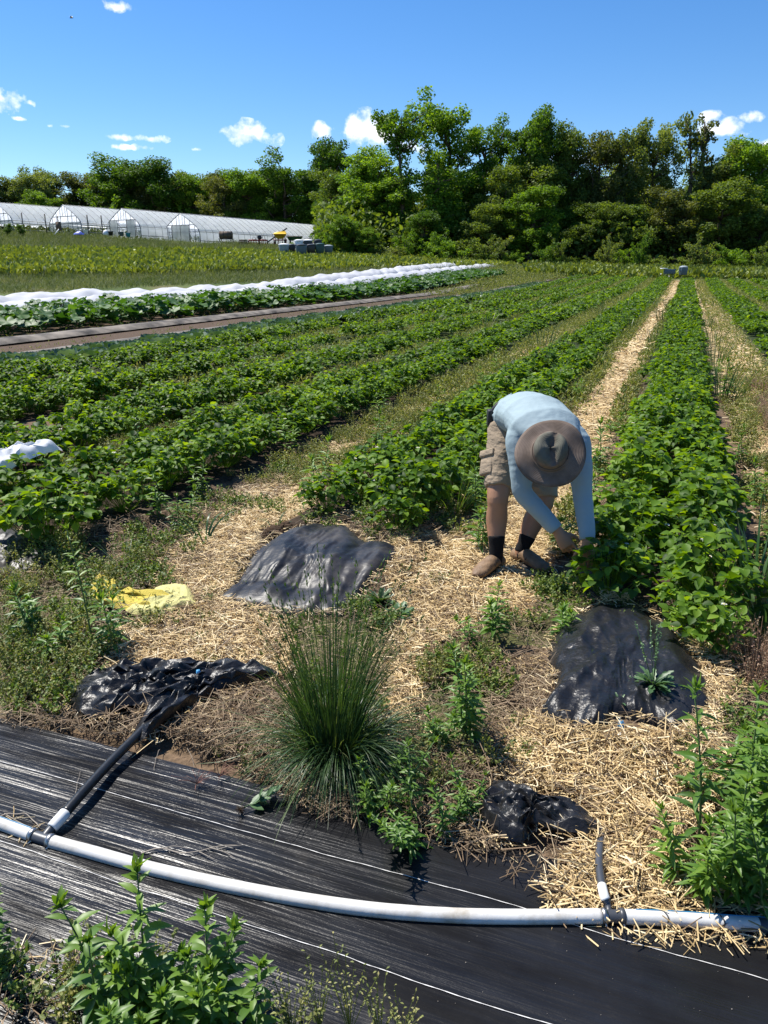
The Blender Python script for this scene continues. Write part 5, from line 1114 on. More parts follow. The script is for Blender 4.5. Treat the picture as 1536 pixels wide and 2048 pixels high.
for px in range(655, 1600, 31):
    if rng.random() < .22: continue
    b = 500+ (px-655)/900*42; hh = rng.uniform(14, 70)
    Yb = 104-(px-655)/900*6+rng.uniform(-2, 2)
    tree(px, b-hh, rng.uniform(40, 75), Yb, 'bush', ['olive', 'grey', 'lime', 'oak', 'olive'][k % 5], ['olive', 'grey green', 'light green', 'dark green', 'olive'][k % 5]+' shrub at the foot of the wood, '+('below the cloud tree' if px < 850 else 'below the tallest tree' if px < 1000 else 'below the bright maple' if px < 1130 else 'at the end of the straw path' if px < 1380 else 'near the right photo edge'), 'bush', 'shrubs at the foot of the wood', variants=3); k += 1
for px, ty, lb in ((27, 446, 'dark small evergreen left of the pair before the far greenhouse'), (56, 448, 'dark small evergreen right of the pair before the far greenhouse')):
    X = (px-768)/FPX*(112*math.cos(PIT)); tree(px, ty, 16, 112, 'column', 'oak', lb, 'tree', variants=1)
tree(600, 478, 40, 108, 'bush', 'lime', 'shrub hiding the end of the long greenhouse', 'bush')

# ------------------------------------------------------------ wire fence before the wood
ft = empty('wire_fence', (20, 99, 2), 0, 'wire fence on thin posts along the foot of the wood', 'fence')
fp = []
for px in range(690, 1500, 45):
    b = GT(px, 505+(px-690)/800*36); fp.append(b)
for b in fp: mb = MB(); tube(mb, [b, b+[0, 0, 2.3]], .05, 6); mb.build('post', M['postw'], ft)
for h in (.9, 1.5, 2.2):
    mb = MB(); tube(mb, [b+[0, 0, h] for b in fp], .012, 4); mb.build('wire', M['wire'], ft)

# ------------------------------------------------------------ greenhouses
def poly_mat(name, transp, col):
    m, n, l, b = nodes(name); b.inputs['Base Color'].default_value = (*col, 1); b.inputs['Roughness'].default_value = .35; b.inputs['Specular IOR Level'].default_value = .6
    t = n.new('ShaderNodeBsdfTranslucent'); t.inputs[0].default_value = (*col, 1); tr = n.new('ShaderNodeBsdfTransparent'); tr.inputs[0].default_value = (.95, .97, 1, 1)
    m1 = n.new('ShaderNodeMixShader'); m1.inputs[0].default_value = .75; m2 = n.new('ShaderNodeMixShader')
    z = n.new('ShaderNodeTexNoise'); z.inputs['Scale'].default_value = .8; z.inputs['Detail'].default_value = 6; tcx = n.new('ShaderNodeTexCoord'); l.new(tcx.outputs['Object'], z.inputs['Vector'])
    mr = n.new('ShaderNodeMapRange'); mr.inputs[3].default_value = transp-.12; mr.inputs[4].default_value = transp+.12; l.new(z.outputs[0], mr.inputs[0]); l.new(mr.outputs[0], m2.inputs[0])
    l.new(b.outputs[0], m1.inputs[1]); l.new(t.outputs[0], m1.inputs[2]); l.new(m1.outputs[0], m2.inputs[1]); l.new(tr.outputs[0], m2.inputs[2]); l.new(m2.outputs[0], n['Material Output'].inputs[0]); return m
M['poly'] = poly_mat('greenhouse_film', .16, (.95, .97, .99)); M['polyc'] = poly_mat('clear_end_film', .55, (.6, .65, .68)); M['polyd'] = poly_mat('door_film', .12, (.62, .64, .60))
GHW, GHH, SIDE = 8.0, 4.1, 1.5
def arch():
    L = np.array([(-1., 0), (-1., .5), (-1., 1.0), (-.985, 1.45), (-.94, 1.8), (-.87, 2.1), (-.77, 2.4), (-.64, 2.75), (-.5, 3.08), (-.35, 3.42), (-.2, 3.74), (-.08, 3.97), (0, 4.1)])*[GHW/2, GHH/4.1]
    return np.concatenate([L, L[::-1][1:]*[-1, 1]])
AR = arch()
def greenhouse(px, base_y, Yd, phi, length, label, gap=0., door='closed', seed=0):
    d = Vector((math.sin(phi), math.cos(phi), 0)); rx = Vector((math.cos(phi), -math.sin(phi), 0))
    X = (px-768)/FPX*(Yd*math.cos(PIT)); z0 = P3(px, base_y, Yd)[2]
    root = empty('greenhouse', (X, Yd, z0), 0, label, 'greenhouse')
    def W_(x, y, z): 
        p = Vector((X, Yd, z0))+rx*x+d*y; return (p.x, p.y, z0+z-.012*y)
    k = len(AR); mb = MB(); ys = np.arange(0, length+.01, 1.3)
    fl = [i for i in range(k)]
    V = []; F = []
    for yi, y in enumerate(np.repeat(ys, 1)):
        for (x, z) in AR: V.append(W_(x, y, max(z, gap)))
        if yi: 
            for j in range(k-1): b = (yi-1)*k+j; F.append((b, b+1, b+k+1, b+k))
    mb.add(V, np.array(F)); mb.build('roof_cover', M['poly'], root, True)
    for y in ys:
        mb = MB(); tube(mb, [W_(x*1.004, y, z*1.004) for x, z in AR], .022, 4, cap=False); mb.build('hoop', M['ghframe'], root)
    mb = MB()
    for xx, zz in ((GHW/2+.03, SIDE), (-GHW/2-.03, SIDE), (GHW/2+.03, .25), (0, GHH+.02)): tube(mb, [W_(xx, 0, zz), W_(xx, length, zz)], .045, 5)
    mb.build('side_rail', M['ghframe'], root)
    for yy in (0, length):
        ew = MB(); V = [W_(x, yy, z) for x, z in AR]; ew.add(V+[W_(0, yy, 1.2)], np.array([(j, j+1, len(V)) for j in range(len(V)-1)])); ew.build('end_cover', M['polyc'] if yy == 0 else M['poly'], root)
    fr = MB(); tube(fr, [W_(x, -.05, z) for x, z in AR], .06, 5)
    zt = lambda x: float(np.interp(x, AR[:, 0], AR[:, 1])); st = (-3, -1.9, -.9, .9, 1.9, 3)
    for x in st: tube(fr, [W_(x, -.06, 0 if abs(x) > .95 or door != 'x' else 2.4), W_(x, -.06, zt(x)-.03)], .04, 4)
    for z in (SIDE, 2.5): hw = float(np.interp(z, AR[:k//2, 1], -AR[:k//2, 0])); tube(fr, [W_(-hw, -.06, z), W_(hw, -.06, z)], .045, 4)
    for x in (-.3, .4): tube(fr, [W_(x, -.06, 2.5), W_(x, -.06, zt(x))], .03, 4)
    fr.build('end_frame', M['ghframe'], root)
    if door in ('closed', 'open'):
        for sx in (-1, 1):
            off = .95 if door == 'closed' else 2.0
            dm = MB(); c = np.linspace(0, 1, 9); x0 = sx*off-.95; V = []
            for i, q in enumerate(c): V += [W_(x0+1.9*q, -.16-.05*(i % 2), .05), W_(x0+1.9*q, -.16-.05*(i % 2), 2.5)]
            kk = np.arange(8)*2; dm.add(V, np.stack([kk, kk+1, kk+3, kk+2], 1)); dd = dm.build('door', M['polyd'], root)
            fm = MB(); tube(fm, [W_(x0, -.2, .05), W_(x0, -.2, 2.5), W_(x0+1.9, -.2, 2.5), W_(x0+1.9, -.2, .05), W_(x0, -.2, .06)], .04, 4); f = fm.build('door_frame', M['dark'], None); f.parent = dd; f.location = tuple(-Vector(root.location))
    if gap > 0:
        for x in (-GHW/2, GHW/2):
            pm = MB(); tube(pm, [W_(x*1.01, 0, gap), W_(x*1.01, length, gap)], .09, 6); pm.build('rolled_side', M['polyd'], root)
        b1 = MB(); V = [W_(-GHW/2, -.1, gap), W_(GHW/2, -.1, gap), W_(GHW/2*.97, -.1, gap+.5), W_(-GHW/2*.97, -.1, gap+.5)]; b1.add(V, np.array([(0, 1, 2, 3)])); b1.build('end_curtain', M['polyd'], root)
    # crops inside
    q = rng.uniform([-GHW/2+.5, 1], [GHW/2-.5, length-1], (900, 2)); n = len(q); Pq = np.array([W_(x, y, rng.uniform(0, .8)) for x, y in q]); cm_ = MB()
    inst(cm_, *L_OVAL, Pq, frames(nrm(rng.normal(0, .6, (n, 3))+[0, 0, 1]), nrm(rng.normal(size=(n, 3)))), .5, rng.random(n)); cm_.build('inner_crops', M['rough'], root)
    return root, W_
PHI = math.radians(35)
gA, WA = greenhouse(368, 486, 122, PHI, 43, 'nearest long white greenhouse with closed double doors and farm machines alongside', 0, 'closed')
gB, WB = greenhouse(254, 476, 122, PHI, 34, 'second white greenhouse with its doorway standing open', 0, 'open')
gC, WC = greenhouse(140, 469, 122, PHI, 34, 'third white greenhouse with rolled up sides and a dark cabinet at its end', 1.2, 'none')
gD, WD = greenhouse(8, 464, 122, PHI, 38, 'leftmost white greenhouse cut by the left photo edge', 1.1, 'none')

# ------------------------------------------------------------ things in front of the greenhouses
def at(px, py, Y):
    X = (px-768)/FPX*(Y*math.cos(PIT)+.3); z = float(terrain(X, Y)); return np.array([X, Y, z])
def onray(px, py, Y): return P3(px, py, Y)
UN = 120/1619*1.0   # metres per photo pixel at the machines
def mach(px, base, Y, name, label, cat='machine'): 
    p = P3(px, base, Y)+np.array([0, 0, .12]); return empty(name, p, 0, label, cat), p
# barrel washer on a trestle
t, p = mach(453, 489, 117, 'barrel_washer', 'brown barrel washer on a dark trestle before the nearest greenhouse', 'farm machine')
mb = MB(); tube(mb, [p+[-.95, 0, 1.15], p+[-.9, 0, 1.15], p+[.9, 0, 1.15], p+[.95, 0, 1.15]], [.3, .52, .52, .3], 14); mb.build('drum', M['rust'], t)
for x in (-.8, -.3, .3, .8): mb = MB(); tube(mb, [p+[x-.02, 0, 1.15], p+[x+.02, 0, 1.15]], .56, 14); mb.build('drum_hoop', M['dark'], t)
for x in (-.8, .8):
    for s in (-1, 1): mb = MB(); tube(mb, [p+[x+.3*s, .4*s, 0], p+[x, 0, .8]], .05, 5); mb.build('leg', M['dark'], t)
mb = MB(); box(mb, p+[0, 0, .62], (2.1, .9, .08)); mb.build('tray', M['dark'], t)
t, p = mach(487, 490, 116, 'crate', 'small dark crate right of the barrel washer', 'crate'); mb = MB(); 
for z in (.08, .3, .52): box(mb, p+[0, -.35, z], (1.1, .04, .16)); box(mb, p+[0, .35, z], (1.1, .04, .16)); box(mb, p+[-.55, 0, z], (.04, .66, .16)); box(mb, p+[.55, 0, z], (.04, .66, .16))
mb.build('slats', M['rust'], t); mb = MB(); box(mb, p+[0, 0, .05], (1.04, .64, .05)); mb.build('bottom', M['dark'], t)
def tiller(px, base, Y, label, w, tall=.9):
    t, p = mach(px, base, Y, 'tillage_implement', label, 'farm machine')
    mb = MB(); box(mb, p+[0, 0, .55], (w, .16, .14)); box(mb, p+[0, .5, .5], (w, .12, .12)); box(mb, p+[0, .25, .6], (.2, .7, .12)); mb.build('frame', M['redp'], t)
    for i in range(5):
        x = (i/4-.5)*w*.9; mb = MB(); tube(mb, [p+[x, .1, .5], p+[x, -.2, .3], p+[x+.05, 0, 0]], .05, 5); mb.build('tine', M['redp'], t)
    mb = MB(); tube(mb, [p+[-.25, .3, .6], p+[0, .3, tall+.3], p+[.25, .3, .6]], .05, 5); mb.build('hitch', M['dark'], t)
    for s in (-1, 1): mb = MB(); tube(mb, [p+[s*w*.5-.06, .1, .28], p+[s*w*.5+.06, .1, .28]], .28, 12); mb.build('wheel', M['blk'], t)
tiller(508, 490, 116, 'red tillage implement left of the black disc', 1.5)
tiller(527, 490, 117, 'red and dark tillage implement left of the yellow planter', 1.2, 1.2)
t, p = mach(519, 478, 116.5, 'disc_reel', 'black round reel standing above the red implements', 'farm machine'); mb = MB(); tube(mb, [p+[0, -.08, .1], p+[0, .08, .1]], .32, 16); mb.build('reel', M['blk'], t); mb = MB(); tube(mb, [p+[0, 0, -.9], p+[0, 0, .1]], .05, 5); mb.build('stand', M['dark'], t)
t, p = mach(561, 490, 116, 'yellow_seeder', 'yellow hopper seeder on red frame with long dark auger', 'farm machine')
mb = MB(); V = [p+np.array(q) for q in [(-.95, -.5, 1.35), (.85, -.5, 1.35), (.85, .5, 1.35), (-.95, .5, 1.35), (-.4, -.25, .7), (.4, -.25, .7), (.4, .25, .7), (-.4, .25, .7), (-.6, -.4, 1.6), (.75, -.4, 1.75), (.75, .4, 1.75), (-.6, .4, 1.6)]]
mb.add(V, np.array([(0, 1, 5, 4), (1, 2, 6, 5), (2, 3, 7, 6), (3, 0, 4, 7), (0, 1, 9, 8), (1, 2, 10, 9), (2, 3, 11, 10), (3, 0, 8, 11), (8, 9, 10, 11)])); mb.build('hopper', M['yelp'], t)
mb = MB(); tube(mb, [p+[-1.9, 0, .2], p+[1.0, .1, 2.15]], .10, 8); mb.build('auger', M['dark'], t)
mb = MB(); box(mb, p+[0, 0, .55], (1.9, .7, .14)); 
for x in (-.8, -.3, .3, .8): tube(mb, [p+[x, 0, .6], p+[x*1.1, -.1, 0]], .06, 5); tube(mb, [p+[x, 0, .6], p+[x*.6, 0, 1.1]], .05, 5)
mb.build('frame', M['redp'], t)
for s in (-1, 1): mb = MB(); tube(mb, [p+[s*.7-.08, -.3, .32], p+[s*.7+.08, -.3, .32]], .32, 14); mb.build('wheel', M['blk'], t)
t, p = mach(590, 489, 117, 'green_wagon', 'dark green open wagon right of the yellow seeder', 'wagon'); mb = MB(); V = [p+np.array(q) for q in [(-1.1, -.5, .95), (1.1, -.5, .95), (1.1, .5, .95), (-1.1, .5, .95), (-.8, -.35, .4), (.8, -.35, .4), (.8, .35, .4), (-.8, .35, .4)]]
mb.add(V, np.array([(0, 1, 5, 4), (1, 2, 6, 5), (2, 3, 7, 6), (3, 0, 4, 7), (4, 5, 6, 7)])); mb.build('tub', M['grnp'], t); mb = MB(); tube(mb, [p+[-1.1, -.5, .95], p+[1.1, -.5, .95], p+[1.1, .5, .95], p+[-1.1, .5, .95], p+[-1.1, -.5, .96]], .04, 4); mb.build('rim', M['rust'], t)
for s in (-1, 1): mb = MB(); tube(mb, [p+[s*.6-.08, -.4, .28], p+[s*.6+.08, -.4, .28]], .28, 12); mb.build('wheel', M['blk'], t)
tiller(622, 493, 116, 'red implement with a dark upright right of the green wagon', 1.1, 1.4)
# lidded bins
def bin_(px, base, Y, w, h, m, lid, label):
    t, p = mach(px, base, Y, 'storage_bin', label, 'bin'); mb = MB(); box(mb, p+[0, 0, h/2], (w, w*.9, h), .2, taper=.86); bevel(mb.build('body', m, t), .05)
    mb = MB(); tube(mb, [p+[0, 0, h-.02], p+[0, 0, h+.06], p+[0, 0, h+.16]], [w*.58, w*.58, w*.22], 12); bevel(mb.build('lid', lid, t), .01)
    for s in (-1, 1): mb = MB(); tube(mb, [p+[s*w*.52, -.1, h*.8], p+[s*w*.58, 0, h*.74], p+[s*w*.52, .1, h*.8]], .03, 5); mb.build('handle', m, t)
for a in [(568, 507, 96, 1.15, .85, M['gryp'], M['whitep'], 'grey bin with rounded white lid at the left of the bin group'), (584, 507, 97, .8, .8, M['blk'], M['blk'], 'black bin just right of the white lidded one'), (603, 511, 95, 1.2, 1.0, M['slate'], M['blk'], 'large slate bin in the front of the bin group'),
          (598, 503, 98, 1.0, 1.1, M['whitep'], M['whitep'], 'white bin standing behind the slate one'), (622, 509, 96, 1.0, .9, M['blk'], M['blk'], 'black bin in the middle of the bin group'), (616, 502, 98, 1.0, 1.05, M['blk'], M['whitep'], 'dark bin with a white top behind the black one'),
          (640, 509, 96, 1.0, 1.0, M['dgreen'], M['dgreen'], 'dark green bin in the front right of the bin group'), (636, 501, 98.5, .9, 1.0, M['blk'], M['blk'], 'black bin behind the dark green one'), (657, 507, 97, 1.0, .7, M['slate'], M['gryp'], 'low blue grey bin at the right end of the bin group')]: bin_(*a)
bin_(1365, 553, 70, .62, .62, M['slate'], M['gryp'], 'far slate grey bin at the end of the right strawberry row')
t, p = mach(1338, 552, 70, 'storage_crate', 'low grey crate left of the far slate bin', 'crate'); mb = MB(); box(mb, p+[0, 0, .25], (.9, .5, .4)); bevel(mb.build('body', M['slate'], t), .04); mb = MB(); box(mb, p+[-.5, 0, .5], (.5, .5, .08)); mb.build('lid', M['whitep'], t)
# small things before the far greenhouses
t, p = mach(158, 471, 113, 'blue_tarp', 'bundled blue tarp on the grass before the third greenhouse', 'tarp'); mb = MB(); A = np.linspace(0, 2*PI, 17)[:-1]; R_ = np.linspace(0, 1, 6)[1:]
V = [p+np.array([.78*r*math.cos(a), .5*r*math.sin(a), .42*(1-r*r)*(.7+.6*vn(a*2, r*5))]) for r in R_ for a in A]+[p+np.array([0, 0, .45])]
mb.add(V, [np.concatenate([np.stack([i*16+np.arange(16), i*16+(np.arange(16)+1) % 16, (i+1)*16+(np.arange(16)+1) % 16, (i+1)*16+np.arange(16)], 1) for i in range(4)]), np.array([(80, (j+1) % 16, j) for j in range(16)])]); mb.build('sheet', M['bluep'], t)
for px, by, m, lb in ((243, 474, 'slate', 'small slate tub left of the teal tub by the open greenhouse'), (257, 476, 'tealp', 'teal tub in front of the open greenhouse doorway'), (222, 473, 'blk', 'small black tub beside a white sack'), (172, 470, 'whitep', 'white tub right of the blue tarp')):
    t, p = mach(px, by, 113, 'tub', lb, 'tub'); mb = MB(); tube(mb, [p, p+[0, 0, .5], p+[0, 0, .55]], [.26, .34, .37], 12); mb.build('body', M[m], t); mb = MB(); tube(mb, [p+[0, 0, .5], p+[0, 0, .56]], .39, 12); mb.build('rim', M[m], t)
t, p = mach(213, 472, 113, 'white_sack', 'white sack slumped at the corner of the open greenhouse', 'sack'); mb = MB(); tube(mb, [p, p+[0, 0, .25], p+[0, 0, .55], p+[.05, 0, .7]], [.4, .45, .3, .05], 10); mb.build('bag', M['whitep'], t, True)
t, p = mach(119, 468, 112, 'cabinet', 'rusty brown upright cabinet on a post at the third greenhouse', 'cabinet'); mb = MB(); box(mb, p+[0, 0, .9], (.6, .4, 1.1)); bevel(mb.build('box', M['rust'], t), .02); mb = MB(); tube(mb, [p, p+[0, 0, 2.2]], .06, 5); mb.build('post', M['postw'], t); mb = MB(); box(mb, p+[.02, -.22, .9], (.5, .03, 1.)); mb.build('door', M['rust'], t)
t, p = mach(114, 471, 111, 'leaning_board', 'pale board leaning beside the rusty cabinet', 'board'); mb = MB(); tube(mb, [p+[-.3, 0, 0], p+[.3, .2, .7]], [.06, .06], 4); mb.build('board', M['whitep'], t)
for px, by in ((48, 466), (94, 468), (178, 470), (206, 471)):
    t, p = mach(px, by, 114, 'wooden_post', 'wooden post at the corner of a far left greenhouse', 'post'); t['group'] = 'posts before the left greenhouses'; mb = MB(); tube(mb, [p, p+[0, 0, 2.5]], .08, 6); mb.build('pole', M['postw'], t)
# small dark bird high up at the left
bp = P3(143, 36, 40); bt = empty('bird', bp, 0, 'tiny dark bird high in the blue sky at upper left', 'bird')
mb = MB(); tube(mb, [bp+[-.09, 0, 0], bp+[-.03, 0, .01], bp+[.04, 0, .01], bp+[.09, 0, 0]], [.006, .028, .022, .005], 8); mb.build('body', M['blk'], bt, True)
for s in (-1, 1): mb = MB(); V = [bp+np.array(q) for q in [(.03, 0, .01), (-.03, 0, .01), (-.02+.02*s, .05*s, .07), (.02, .05*s, .075), (-.06+.02*s, .12*s, .03)]]; mb.add(V, [np.array([(0, 1, 2, 3)]), np.array([(3, 2, 4)])]); mb.build('wing', M['blk'], bt)

# ------------------------------------------------------------ the person
def v3(*a): return np.array(a, float)
def organic(mb, name, m, parent, voxel, sm=6, smooth=True, sub=0, disp=None):
    o = mb.build(name, m, parent, True); r = o.modifiers.new('remesh', 'REMESH'); r.mode = 'VOXEL'; r.voxel_size = voxel; r.use_smooth_shade = True
    if disp:
        tx = bpy.data.textures.new(name+'_folds', 'CLOUDS'); tx.noise_scale = disp[1]; tx.noise_depth = 2; dm = o.modifiers.new('folds', 'DISPLACE'); dm.texture = tx; dm.strength = disp[0]; dm.mid_level = .5
    if sm: s = o.modifiers.new('smooth', 'SMOOTH'); s.factor = .5; s.iterations = sm
    return o
hipR = P3(1012, 866, 4.46); hipL = P3(1082, 872, 4.50); kneeR = P3(996, 990, 4.24); kneeL = P3(1087, 1000, 4.33)
ankR = P3(992, 1112, 4.16); ankL = P3(1042, 1108, 4.26)
ankR[2] = max(ankR[2], .09); ankL[2] = max(ankL[2], .09)
shR = v3(.72, 4.03, .82); shL = v3(1.03, 4.02, .81); elR = P3(1046, 985, 3.95); elL = P3(1165, 985, 3.92); wrR = P3(1113, 1060, 3.86); wrL = P3(1175, 1080, 3.80)
spine = [v3(.80, 4.62, .77), v3(.805, 4.52, .84), v3(.815, 4.38, .885), v3(.84, 4.22, .895), v3(.865, 4.06, .87), v3(.88, 3.97, .84)]
hc = P3(1101, 905, 3.77); tdir = nrm(v3(-.20, -.86, .50)); fdir = nrm(v3(-.10, -.50, -.86)-tdir*np.dot(v3(-.10, -.50, -.86), tdir)); sdir = np.cross(fdir, tdir)
head = hc-tdir*.055
pr = empty('person', (.80, 4.2, 0), 0, 'person in pale blue long sleeved shirt, khaki shorts and brown sun hat bending to pick', 'person')
M['skin'] = mat('skin', (.36, .19, .11), .5, .4, var=.12, scale=9, bump=.05, bscale=200)
M['shirt'] = mat('pale_blue_shirt', (.29, .37, .395), .8, .2, var=.05, scale=5, bump=.55, bscale=5, bvec=(1.2, 1.6, 2.))
M['khaki'] = mat('khaki_cloth', (.30, .235, .165), .85, .2, var=.10, scale=12, bump=.7, bscale=16, bvec=(1.5, 1, 2.5))
M['sock'] = mat('black_sock', (.010, .010, .011), .9, .2, bump=.3, bscale=120, bvec=(4, 4, .4))
M['shoe'] = mat('tan_leather', (.20, .125, .07), .6, .3, var=.25, scale=30, bump=.2, bscale=80)
M['sole'] = mat('shoe_sole', (.05, .037, .028), .8)
M['hair'] = mat('dark_hair', (.03, .02, .015), .7)
M['belt'] = mat('belt', (.015, .015, .018), .6)
def limb_(b, pts, rads, seg=18, ref=None, n=26):
    rr = np.array([r if isinstance(r, tuple) else (r, r) for r in rads], float); tube(b, spline(np.array(pts), n), np.maximum(spline(rr, n), .003), seg, ref=ref)
b = MB()
tube(b, [spine[0]+[0, -.02, .0], spine[2], spine[4], spine[5]], [(.13, .10), (.14, .09), (.14, .09), (.08, .06)], 16)
tube(b, [spine[4], spine[5]+[0, -.03, -.01], head-tdir*.03], [.07, .058, .062], 14)
tube(b, [head-tdir*.115+fdir*.045, head-tdir*.09+fdir*.03, head-tdir*.04+fdir*.01, head+tdir*.02, head+tdir*.07, head+tdir*.105], [(.02, .022), (.045, .05), (.068, .078), (.076, .092), (.062, .078), (.02, .03)], 20, ref=fdir)
# face: brow, nose, lips, chin, ears
e0 = head+fdir*.085
tube(b, [e0+tdir*.015, e0-tdir*.01+fdir*.012, e0-tdir*.028+fdir*.02, e0-tdir*.034], [.008, .010, .014, .006], 8)
tube(b, [e0-sdir*.04+tdir*.02-fdir*.012, e0+tdir*.024, e0+sdir*.04+tdir*.02-fdir*.012], [.007, .010, .007], 8)
for s in (-1, 1):
    tube(b, [e0+sdir*.03*s-fdir*.004+tdir*.006, e0+sdir*.03*s+fdir*.002+tdir*.004], .010, 8)
    tube(b, [head+sdir*.078*s-tdir*.005+fdir*.0, head+sdir*.086*s-tdir*.02-fdir*.005, head+sdir*.08*s-tdir*.045], [.012, .018, .008], 8)
tube(b, [e0-sdir*.022-tdir*.055-fdir*.008, e0-tdir*.053+fdir*.004, e0+sdir*.022-tdir*.055-fdir*.008], [.005, .008, .005], 8)
# legs
for hp, kn, an in ((hipR, kneeR, ankR), (hipL, kneeL, ankL)):
    cf = kn+(an-kn)*.35+v3(0, .03, 0)
    limb_(b, [hp, hp+(kn-hp)*.5, kn, kn+(an-kn)*.18, kn+(an-kn)*.42+v3(0, .02, 0), kn+(an-kn)*.7+v3(0, .008, 0), an, an-v3(0, 0, .04)], [.088, .082, .064, .058, .062, .049, .037, .035], 20, ref=v3(0, 1, 0))
# arms
for sh, el, wr in ((shR, elR, wrR), (shL, elL, wrL)):
    limb_(b, [sh, (sh+el)/2, el, el+(wr-el)*.35, el+(wr-el)*.8, wr], [.045, .042, .037, .040, (.031, .027), (.030, .022)], 14, ref=v3(.3, 1, 0))
def finger(b, p, dirs, lens, r0, r1):
    P = [p]; 
    for d, l in zip(dirs, lens): P.append(P[-1]+nrm(d)*l)
    P = np.array(P); tube(b, spline(P, 9), np.linspace(r0, r1, 9), 8)
def hand(b, wr, dr, nrmv, thumb_side, curls, nails):
    """dr: along the palm, nrmv: back of the hand, thumb_side: towards the thumb"""
    dr = nrm(dr); th = nrm(thumb_side-dr*np.dot(thumb_side, dr)); nv = nrm(np.cross(th, dr)); nv = nv if np.dot(nv, nrmv) > 0 else -nv
    kn = wr+dr*.092
    tube(b, [wr-dr*.02, wr+dr*.02, wr+dr*.055, kn], [(.029, .021), (.033, .020), (.041, .019), (.041, .014)], 16, ref=nv)
    L = ([.046, .027, .022], [.050, .030, .023], [.046, .028, .022], [.036, .021, .019])
    for i, (c, l) in enumerate(zip(curls, L)):
        off = th*(.031-.0205*i); p = kn+off-dr*.010-nv*.001; d1 = dr+th*(.10-.07*i)
        ds = []; a = 0
        for k in range(3): a += c[k]; ds.append(d1*math.cos(a)-nv*math.sin(a))
        finger(b, p, ds, l, .0092, .0066); e = p+sum(nrm(d)*q for d, q in zip(ds, l)); nails.append((e, nrm(ds[-1]), nrm(np.cross(th, ds[-1]))))
    p = wr+dr*.028+th*.027-nv*.004; finger(b, p, [dr*.7+th*.7-nv*.25, dr*.9+th*.35-nv*.35, dr+th*.05-nv*.3], [.036, .032, .026], .0125, .0085)
nails = []
tipR = P3(1158, 1132, 3.80)
hand(b, wrR+(wrR-elR)*.06, tipR-wrR, v3(-.4, -.7, .6), v3(.7, -.1, .5), [(.05, .1, .05), (.5, .75, .4), (.65, .85, .5), (.75, .9, .5)], nails)
tipL = P3(1172, 1142, 3.78)
hand(b, wrL+(wrL-elL)*.06, tipL-wrL, v3(.3, -.9, .2), v3(-1, 0, 0), [(.25, .35, .3), (.3, .4, .3), (.35, .45, .35), (.4, .5, .4)], nails)
organic(b, 'body', M['skin'], pr, .0055, 3)
# shirt
s_ = MB()
tube(s_, spine+[v3(.885, 3.905, .80)], [(.150, .115), (.168, .128), (.180, .130), (.190, .126), (.195, .112), (.155, .085), (.07, .055)], 28)
for sh, el, wr, sg in ((shR, elR, wrR, -1), (shL, elL, wrL, 1)):
    cu = el+(wr-el)*.97
    limb_(s_, [sh+v3(-sg*.08, .10, .02), sh+v3(-sg*.01, .02, .0), sh+(el-sh)*.35, sh+(el-sh)*.7, el, el+(cu-el)*.5, cu], [.080, .078, .067, .060, .053, .048, .0395], 20, ref=v3(.3, 1, .0))
    for k, q in enumerate((.45, .58, .7, .84)):       # creases of the sleeve above the elbow
        c = sh+(el-sh)*q; dd = nrm(el-sh); tube(s_, [c-dd*.006, c, c+dd*.006], [.056-.004*k, .0695-.004*k, .056-.004*k], 18)
for k, (ya, w) in enumerate(((4.50, .168), (4.44, .176), (4.56, .16))):   # folds at the waist
    tube(s_, [v3(.80-w*.95, ya, .86), v3(.80-w*.7, ya-.03, .93), v3(.80-w*.3, ya-.05, .985)], [.008, .012, .006], 8)
tube(s_, [v3(.80-.15, 4.64, .74), v3(.80+.15, 4.64, .74)], [.03, .03], 8)
organic(s_, 'shirt', M['shirt'], pr, .0065, 3, disp=(.010, .08))
for cu, el in ((elR+(wrR-elR)*.97, elR), (elL+(wrL-elL)*.97, elL)):
    mb = MB(); dd = nrm(cu-el); tube(mb, [cu-dd*.012, cu+dd*.004, cu+dd*.004], [.0405, .040, .030], 18, cap=False); mb.build('cuff', M['shirt'], pr, True)
# shorts
k_ = MB(); wst = spine[1]+v3(0, .0, -.02)
tube(k_, [spine[1]+v3(0, -.02, 0), spine[0]+v3(0, .03, -.01), spine[0]+v3(0, .02, -.10)], [(.166, .125), (.168, .135), (.15, .11)], 24, ref=v3(0, 0, 1))
for hp, kn, q in ((hipR, kneeR, .90), (hipL, kneeL, .97)):
    e = hp+(kn-hp)*q; tube(k_, [hp+v3(0, .02, .03), hp+(kn-hp)*.3, hp+(kn-hp)*.6, e-(e-hp)*.03, e], [(.105, .11), (.100, .105), (.092, .098), (.083, .086), (.080, .083)], 22, ref=v3(0, 1, 0))
    for f in (.42, .55, .68, .8): c = hp+(kn-hp)*f; dd = nrm(kn-hp+v3(.05, 0, 0)); tube(k_, [c-dd*.012, c, c+dd*.012], [.086, .101-.012*f, .084], 18)
organic(k_, 'shorts', M['khaki'], pr, .007, 2, disp=(.018, .06))
c = hipR+(kneeR-hipR)*.47+v3(-.088, -.03, 0); dd = nrm(kneeR-hipR)
pk = MB(); Rk = frames((-dd)[None], v3(-.75, -.65, 0)[None])[0]; box(pk, c, (.10, .15, .035), R=Rk); pko = bevel(pk.build('cargo_pocket', M['khaki'], pr), .012, 3)
pf = MB(); box(pf, c-dd*.06+v3(-.006, -.006, 0), (.112, .045, .042), R=Rk); f = bevel(pf.build('pocket_flap', M['khaki'], None), .01, 3); f.parent = pko; f.location = tuple(-Vector(pr.location))
